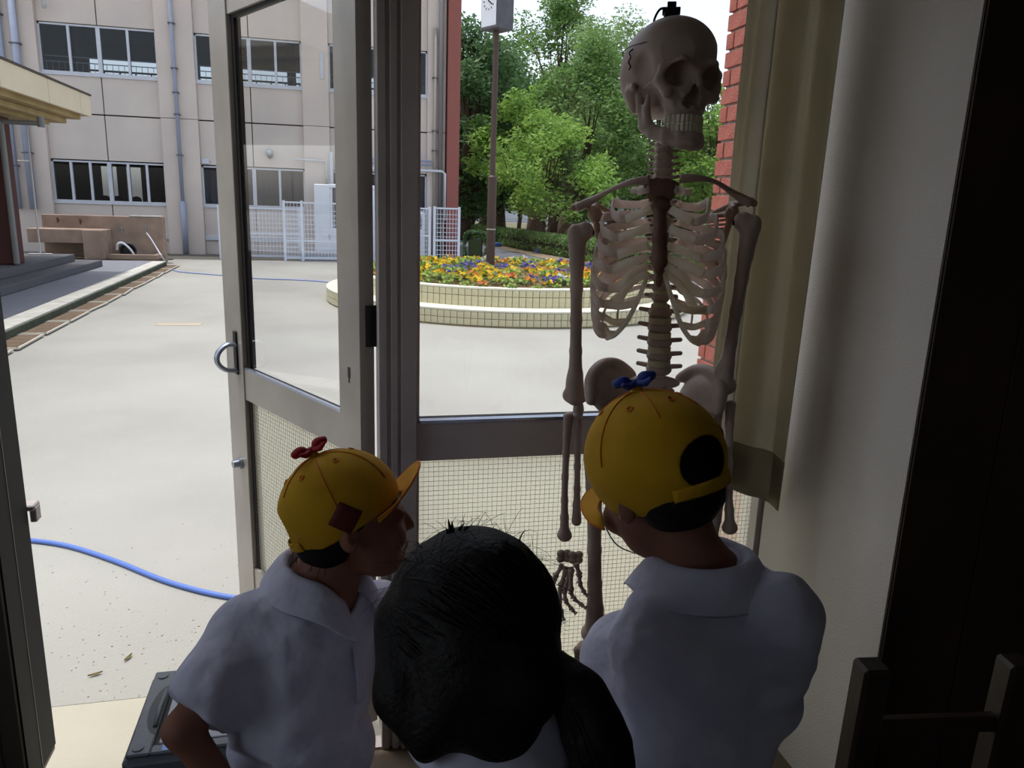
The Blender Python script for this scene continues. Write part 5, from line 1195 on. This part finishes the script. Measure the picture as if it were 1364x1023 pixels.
# ---------- child A: left, cap with red ribbon ----------
tA = 1.22; M = orient(Rv*.95+Uv*.08+Fv*.24, Uv*.98-Rv*.08-Fv*.05); dc = dp(459, 664, tA); HT = dc-M@A3([0, .008, .03])
bM = orient(Rh*.80-Fh*.50+A3([0, 0, -.1]), A3([0, 0, 1])+Rh*.16)
J = dict(neck=dp(428, 786, 1.235), pelvis=dp(402, 1085, 1.24), shR=dp(338, 838, 1.20), shL=dp(500, 812, 1.33), elR=dp(243, 972, 1.10), wrR=dp(325, 1085, 1.12), elL=dp(528, 905, 1.40), wrL=dp(560, 880, 1.50))
pl = J['pelvis']; f = -bM[:, 1]; f[2] = 0; f = nrm(f); side = np.cross([0, 0, 1], f)   # person's left
for s_, k in (('L', 1), ('R', -1)):
    J['hp'+s_] = pl+side*k*.062+[0, 0, -.01]; J['kn'+s_] = A3([*(J['hp'+s_]+f*.15)[:2], .27]); J['an'+s_] = A3([*(J['hp'+s_]+f*.0+side*k*.02)[:2], .075])
torso = [(dp(420, 812, 1.25), .092, .055), (dp(418, 852, 1.25), .108, .075), (dp(408, 930, 1.24), .105, .088), (dp(402, 1000, 1.24), .102, .088)]
rt, body, lo, hi = child('child in yellow cap with red ribbon, facing right, white polo shirt', J, M, HT, .97, bM, torso, 0)
S = SDF(lo, hi, .0036)
for c, a, b_ in torso: S.ell(c, (a*1.04+.008, b_*1.05+.008, .085), .05, R=bM)
S.path([J['neck']+[0, 0, -.042], J['shR']], [.046, .048], .03); S.path([J['neck']+[0, 0, -.042], J['shL']], [.046, .046], .03)
S.path([J['shR'], J['shR']*.38+J['elR']*.62+bM@A3([0, 0, .0])], [.052, .062], .025); S.path([J['shL'], J['shL']*.45+J['elL']*.55], [.048, .054], .02)
hemc = J['shR']*.10+J['elR']*.90; dd = nrm(J['elR']-J['shR']); S.frame(orient(dd, (0, 0, 1)), hemc+dd*.052); S.box((0, 0, 0), (.11, .062, .11), 0, .002, mode='sub'); S.frame(I3, (0, 0, 0))
dd = nrm(J['elL']-J['shL']); S.frame(orient(dd, (0, 0, 1)), J['elL']+dd*.01); S.box((0, 0, 0), (.08, .05, .08), 0, .002, mode='sub'); S.frame(I3, (0, 0, 0))
wc = dp(400, 1012, 1.24); S.frame(bM, wc+bM@A3([0, 0, -.115])); S.box((0, 0, 0), (.2, .2, .1), 0, .012, mode='sub'); S.frame(I3, (0, 0, 0))
S.ell(J['neck']+bM@A3([0, -.03, .02]), (.045, .055, .05), .006, mode='sub'); S.wrinkle(.0075, 30, 3); S.wrinkle(.003, 62, 4); S.wrinkle(.0016, 95, 8)
sh_ = S.mesh('polo_shirt', m_shirt, rt)
collar(rt, J['neck']+A3([0, 0, .008]), orient(-bM[:, 1]*1.0+M@A3([0, -.25, 0]), (0, 0, 1)+Rh*.25), 1.12, gap=20)
pc = [J['neck']+bM@A3(p) for p in ((0, -.062, -.028), (0.002, -.088, -.065), (.002, -.104, -.11), (.002, -.112, -.15))]
obj('button_placket', MB().tube(cat_rom(pc, 5), .011, 8, flat=(1, .22), up=bM@A3([0, -1, 0])), m_shirt, rt, smooth=True)
cap(rt, M, HT, .97, m_redb, patch=(radians(-88), radians(-6), .019), brimlift=.045, tilt=22, brim_len=.82, deep=.006)
hs_ = hair_shell(rt, M, HT, .955, grow=.006); hs_.mesh('hair', m_hair, rt)
obj('hair_wisp', strands(30, HT+M@A3([0, .045, -.03]), M, .05, 3, .0005, (.015, .03)), m_hair, rt, kind='stuff', fix=False)
# ---------- child B: right, seen from behind ----------
tB = 1.05; M = orient(Fv*.80-Rv*.42-Uv*.30, Uv*.86-Rv*.40+Fv*.28); dc = dp(866, 608, tB); HT = dc-M@A3([0, .008, .03])
bM = orient(Fh*.86-Rh*.45, (0, 0, 1)-Rh*.05+Fh*.12)
J = dict(neck=dp(932, 775, 1.055), pelvis=dp(905, 1180, 1.10), shR=dp(1036, 822, 1.00), shL=dp(828, 872, 1.10), elR=dp(1000, 985, 1.16), wrR=dp(915, 960, 1.28), elL=dp(835, 1050, 1.20), wrL=dp(800, 985, 1.32))
pl = J['pelvis']; f = -bM[:, 1]; f[2] = 0; f = nrm(f); side = np.cross([0, 0, 1], f)
for s_, k in (('L', 1), ('R', -1)):
    J['hp'+s_] = pl+side*k*.065+[0, 0, -.01]; J['kn'+s_] = A3([*(J['hp'+s_]+f*.03)[:2], .32]); J['an'+s_] = A3([*(J['hp'+s_]-f*.01)[:2], .075])
torso = [(dp(935, 822, 1.06), .105, .055), (dp(935, 870, 1.06), .122, .078), (dp(925, 970, 1.07), .108, .082), (dp(910, 1090, 1.09), .100, .082)]
rt, body, lo, hi = child('child in yellow cap with blue ribbon, seen from behind, head bent left', J, M, HT, 1.0, bM, torso, 0)
S = SDF(lo, hi, .0036)
for c, a, b_ in torso: S.ell(c, (a*1.05+.008, b_*1.06+.008, .095), .05, R=bM)
S.path([J['neck']+[0, 0, -.044], J['shR']], [.045, .050], .03); S.path([J['neck']+[0, 0, -.044], J['shL']], [.045, .050], .03)
for s_ in 'LR':
    S.path([J['sh'+s_], J['sh'+s_]*.4+J['el'+s_]*.6], [.051, .058], .02)
    dd = nrm(J['el'+s_]-J['sh'+s_]); S.frame(orient(dd, (0, 0, 1)), J['el'+s_]+dd*.012); S.box((0, 0, 0), (.08, .05, .08), 0, .002, mode='sub'); S.frame(I3, (0, 0, 0))
S.ell(J['neck']+bM@A3([0, -.02, .025]), (.045, .05, .045), .006, mode='sub'); S.wrinkle(.008, 27, 13); S.wrinkle(.003, 58, 14); S.wrinkle(.0016, 90, 18)
S.box(pl+[0, 0, -.13], (.3, .3, .12), 0, .01, mode='sub')
S.mesh('polo_shirt', m_shirt, rt)
collar(rt, J['neck']+A3([0, 0, .006]), orient(-bM[:, 1]*1.0-Rh*.1, (0, 0, 1)-Rh*.12+Fh*.15), 1.16, gap=24)
cap(rt, M, HT, 1.055, m_blueb, tilt=12, brim_len=.62, brimlift=.02, deep=.020, patch=(radians(-118), radians(8), .014), rdir=Rv*.9+Uv*.35)
hair_shell(rt, M, HT, .985, grow=.006).mesh('hair', m_hair, rt)
ln = [J['neck']+orient(-bM[:, 1], (0, 0, 1))@A3([.050*sin(a), -.052*cos(a), .036-.045*max(0, cos(a))]) for a in np.linspace(radians(18), 2*pi-radians(18), 30)]
tag(obj('lanyard', MB().tube(ln+[], .0022, 6, flat=(1.6, .6)).tube(cat_rom([ln[0], J['neck']+bM@A3([.01, -.10, -.06]), J['neck']+bM@A3([.0, -.125, -.16])], 5), .002, 6).tube(cat_rom([ln[-1], J['neck']+bM@A3([-.01, -.10, -.06]), J['neck']+bM@A3([.0, -.125, -.16])], 5), .002, 6), mat('green_cord', (20, 84, 60), .6), smooth=True), 'dark green neck cord round the collar of the child at right', 'lanyard')
# ---------- child C: front, dark hair with ponytail ----------
tC = .86; M = orient(Fv*.66-Rv*.60-Uv*.34, Uv*.92-Rv*.05+Fv*.34); HT = dp(618, 856, tC)
bM = orient(Fh*.75-Rh*.6, (0, 0, 1))
J = dict(neck=dp(655, 978, .852), pelvis=dp(700, 1400, .93), shR=dp(800, 1095, .83), shL=dp(565, 1120, .95), elR=dp(840, 1330, .92), wrR=dp(760, 1340, 1.02), elL=dp(585, 1330, 1.02), wrL=dp(640, 1290, 1.1))
pl = J['pelvis']; f = -bM[:, 1]; f[2] = 0; f = nrm(f); side = np.cross([0, 0, 1], f)
for s_, k in (('L', 1), ('R', -1)):
    J['hp'+s_] = pl+side*k*.062+[0, 0, -.01]; J['kn'+s_] = A3([*(J['hp'+s_]+f*.04)[:2], .29]); J['an'+s_] = A3([*(J['hp'+s_]-f*.01)[:2], .075])
torso = [(dp(672, 1055, .86), .098, .052), (dp(685, 1130, .87), .112, .074), (dp(690, 1240, .89), .102, .08), (dp(698, 1340, .92), .098, .08)]
rt, body, lo, hi = child('child with dark hair in a low ponytail, front centre, white collar', J, M, HT, 1.0, bM, torso, 0)
S = SDF(lo, hi, .004)
for c, a, b_ in torso: S.ell(c, (a*1.05+.008, b_*1.06+.008, .095), .05, R=bM)
for s_ in 'LR':
    S.path([J['neck']+[0, 0, -.046], J['sh'+s_]], [.044, .048], .03); S.path([J['sh'+s_], J['sh'+s_]*.4+J['el'+s_]*.6], [.049, .055], .02)
S.ell(J['neck']+bM@A3([0, -.02, .025]), (.045, .05, .045), .006, mode='sub'); S.wrinkle(.004, 34, 23); S.box(pl+[0, 0, -.13], (.3, .3, .12), 0, .01, mode='sub')
S.mesh('polo_shirt', m_shirt, rt)
collar(rt, J['neck']+A3([0, 0, .008]), orient(-bM[:, 1], (0, 0, 1)+Fh*.1), 1.14, gap=22)
S = SDF(HT-.2, HT+.2, .003, M, HT)
S.ell((0, .014, .030), (.092, .105, .098)); S.ell((0, .05, -.03), (.080, .065, .062), .03); S.ell((-.01, .09, -.055), (.036, .035, .034), .03); S.path([(-.05, .03, -.07), (.0, .05, -.088), (.05, .03, -.07)], .03, .03)
for s_ in (-1, 1): S.path([(s_*.066, -.03, .02), (s_*.072, -.015, -.05), (s_*.062, .01, -.10)], [.028, .026, .016], .03)
S.box((0, -.118, -.06), (.066, .085, .075), .02, .012, mode='sub'); S.ell((0, -.03, -.185), (.05, .055, .09), .02, mode='sub')
S.wrinkle(.0012, 120, 31)
hr_ = S.mesh('hair', m_hair, rt)
tie = dp(742, 893, .80)
pts = cat_rom([dp(700, 880, .82), tie, dp(772, 930, .785), dp(795, 985, .775), dp(806, 1050, .775), dp(800, 1110, .775)], 5)
S = SDF(pts.min(0)-.06, pts.max(0)+.06, .003); S.path(list(pts), np.interp(np.linspace(0, 1, len(pts)), [0, .2, .35, .6, .85, 1], [.03, .016, .027, .033, .028, .006]), .004); S.wrinkle(.0012, 120, 4)
S.mesh('ponytail', m_hair, hr_)
obj('hair_tie', MB().tube([tie+.017*(Uv*cos(a)*.9+Rv*sin(a)*.6+Fv*sin(a)*.6) for a in np.linspace(0, 2*pi, 17)[:-1]], .006, 8, closed=True), m_blk, hr_, smooth=True)
q = strands(340, HT+M@A3([0, .01, .035]), M, .096, 9, .0003, (.015, .045), down=False, spread=.8)
for i, (a, b_, c) in enumerate([((604, 724), (600, 706), (597, 691)), ((606, 724), (603, 706), (602, 694)), ((609, 722), (612, 706), (618, 697)), ((600, 726), (597, 712), (594, 703)), ((612, 720), (618, 706), (628, 700)), ((690, 730), (694, 714), (700, 706)), ((575, 742), (562, 730), (556, 722))]):
    q.tube(cat_rom([dp(*a, tC-.0), dp(*b_, tC-.01), dp(*c, tC-.015)], 5), np.linspace(.0042 if i < 5 else .0012, .0004, 11), 5)
for i in range(14):
    r_ = random.Random(i); x = 742+r_.uniform(-12, 4); q.tube(cat_rom([dp(x, 860+r_.uniform(-20, 20), .80), dp(x+4, 905, .79), dp(x+12+r_.uniform(0, 14), 945, .79), dp(x+24+r_.uniform(0, 25), 990, .785)], 5), .00035, 3)
rr_ = np.random.RandomState(5); EC = A3([0, .018, .022]); ER = A3([.0935, .1065, .0985]); tl = nrm((M.T@(tie-HT)-EC)/ER); lk = MB()
for i in range(520):
    v = nrm(rr_.randn(3)); 
    if v@tl > .75 or v[2] < -.55: continue
    pts_ = []; n_ = 9; wv = rr_.randn(3)*.05; rad_ = rr_.uniform(.997, 1.014)
    for t in np.linspace(0, .93, n_):
        p = nrm(v*(1-t)+tl*t*1.15+wv*sin(pi*t)); pts_.append(HT+M@(EC+ER*p*(rad_*(1-.05*t*t))))
    lk.tube(pts_, np.array([.3, .8, 1, 1, 1, 1, 1, .8, .6])*rr_.uniform(.0009, .0019), 4)
for i in range(90):
    a = rr_.uniform(0, 2*pi); k_ = rr_.uniform(.9, 1.08); T0 = np.interp(np.linspace(0, 1, len(pts)), [0, .2, .35, .6, .85, 1], [.03, .016, .027, .033, .028, .006])
    lk.tube([pts[j]+(Rv*cos(a+.02*j)+Fv*sin(a+.02*j))*T0[j]*k_ for j in range(5, len(pts), 2)], .0013, 4)
obj('hair_lock', lk, m_hair, hr_, kind='stuff', smooth=True, fix=False)
obj('stray_hairs', q, m_hair, hr_, kind='stuff', fix=False)
# ================= equipment case beside the doorway =================
cs = thing('portable_speaker', 'grey plastic portable speaker case with a recessed top, beside the doorway', 'speaker', (-.34, 1.59, 0))
m_gp = mat('grey_plastic', (104, 110, 118), .5, vscale=40, bump=.12, bscale=500, rgb2=(96, 102, 110)); m_gp2 = mat('grey_panel', (150, 156, 166), .45, vscale=30)
x0, x1, y0, y1, zt = -.437, -.205, 1.44, 1.745, .305
rz = radians(0)
b = MB(); b.bx(x0, x1, y0, y1, .012, zt-.004, bev=.012)
obj('housing', b, m_gp, cs)
px0 = x0+.058; S_ = MB()
# top rim pieces stand proud, leaving the sunken panel between them
S_.bx(x0+.008, px0-.004, y0+.008, y1-.008, zt-.006, zt+.004, bev=.003).bx(px0-.004, x1-.008, y1-.034, y1-.008, zt-.006, zt+.004, bev=.003).bx(px0-.004, x1-.008, y0+.008, y0+.034, zt-.006, zt+.004, bev=.003)
obj('top_rim', S_, m_gp, cs)
obj('top_panel', MB().bx(px0+.006, x1-.008, y0+.040, y1-.042, zt-.006, zt+.001, bev=.002), m_gp2, cs)
obj('groove', MB().bx(px0-.004, px0+.006, y0+.034, y1-.034, zt-.0055, zt-.0035).bx(px0, x1-.01, y1-.041, y1-.034, zt-.0055, zt-.0035), m_rub, cs)
yc = (y0+y1)/2; q = MB(); arc_ = [(px0-.004, yc+.085)]+[(px0-.004-.030*sin(a), yc+.085*cos(a)) for a in np.linspace(.15, pi-.15, 16)]+[(px0-.004, yc-.085)]
q.prism(arc_, zt+.0041, zt+.0048); obj('finger_recess', q, mat('recess_grey', (58, 62, 66), .6), cs)
obj('carry_handle', MB().tube([(px0-.010, yc+.062, zt+.006), (px0-.012, yc, zt+.008), (px0-.010, yc-.062, zt+.006)], .005, 8), m_gp, cs, smooth=True)
for (x, y) in ((x0+.028, y1-.030), (x0+.028, y0+.028)): obj('foot_pad', MB().cyl((x, y, zt+.003), (x, y, zt+.0065), .011, n=20), m_gp, cs)
obj('label', MB().bx(px0+.018, px0+.062, y0+.012, y0+.030, zt+.0041, zt+.0047), mat('label_blue', (110, 160, 235), .4), cs, label='light blue label with a printed character')
q = MB(); lx, lz = px0+.034, zt+.0048
for (a, c, d, e) in ((0, .010, 0, .0016), (0, .010, .0052, .0066), (0, .010, .0104, .012), (0, .0016, 0, .012), (.0084, .010, 0, .012)): q.bx(lx+a, lx+c, y0+.015+d, y0+.015+e, lz, lz+.0003)
obj('label_mark', q, mat('label_ink', (30, 60, 170), .5), cs)
q = MB()
for i in range(9): q.bx(x1-.0005, x1+.0012, y0+.05+i*.022, y0+.062+i*.022, .16, .27)
obj('vent_slot', q, m_rub, cs, kind='stuff')
obj('side_panel', MB().bx(x1-.002, x1+.0004, y0+.03, y1-.03, .04, .285), mat('side_pale', (150, 146, 138), .6), cs)
for sx in (x0+.03, x1-.03):
    for sy in (y0+.03, y1-.03): obj('foot', MB().cyl((sx, sy, 0), (sx, sy, .014), .012, n=12), m_rub, cs)
# ================= wooden school chair, bottom right =================
ch = thing('wooden_chair', 'dark wooden chair with its slatted back, at the bottom right corner', 'chair', (1.0, .82, 0))
m_cw = mat('chair_wood', (58, 44, 34), .5, vscale=8, bump=.15, bscale=30, rgb2=(44, 33, 25))
zt_ = .695
lp, rp = (.862, .95), (1.118, .915)
dr = nrm([rp[0]-lp[0], rp[1]-lp[1], 0]); df = A3([dr[1], -dr[0], 0])   # df points into the room
for (x, y) in (lp, rp):
    a = A3([x, y, 0])+df*.0; obj('back_post', MB().bar(A3([x, y, 0])-df*.02, A3([x, y, zt_])-df*(-.0), .048, .046, up=df, bev=.006), m_cw, ch)
for z, h in ((.575, .032), (.46, .03)):
    a = A3([*lp, z])+dr*.015; b2 = A3([*rp, z])-dr*.015; obj('back_rail', MB().bar(a, b2, h, .018, up=df, bev=.003), m_cw, ch)
sc_ = (A3([*lp, .36])+A3([*rp, .36]))/2+df*.15
obj('seat', MB().box(sc_, (.145, .155, .011), R=A3([dr, -df, [0, 0, 1]]).T, bev=.004), m_cw, ch)
for s_ in (-1, 1):
    c = sc_+dr*s_*.120+df*.13; obj('front_leg', MB().bar((c[0], c[1], 0), (c[0], c[1], .349), .03, .03, up=df, bev=.004), m_cw, ch)
    a = A3([*(lp if s_ < 0 else rp), .16])+df*.012; b2 = A3([c[0], c[1], .16])-df*.015; obj('stretcher', MB().bar(a, b2, .018, .03), m_cw, ch)
    a = A3([*(lp if s_ < 0 else rp), .325])+df*.02; b2 = A3([c[0], c[1], .325])-df*.015; obj('seat_rail', MB().bar(a, b2, .018, .045), m_cw, ch)
a = sc_+df*.13-dr*.105; b2 = sc_+df*.13+dr*.105; obj('seat_rail', MB().bar((a[0], a[1], .325), (b2[0], b2[1], .325), .018, .045), m_cw, ch)
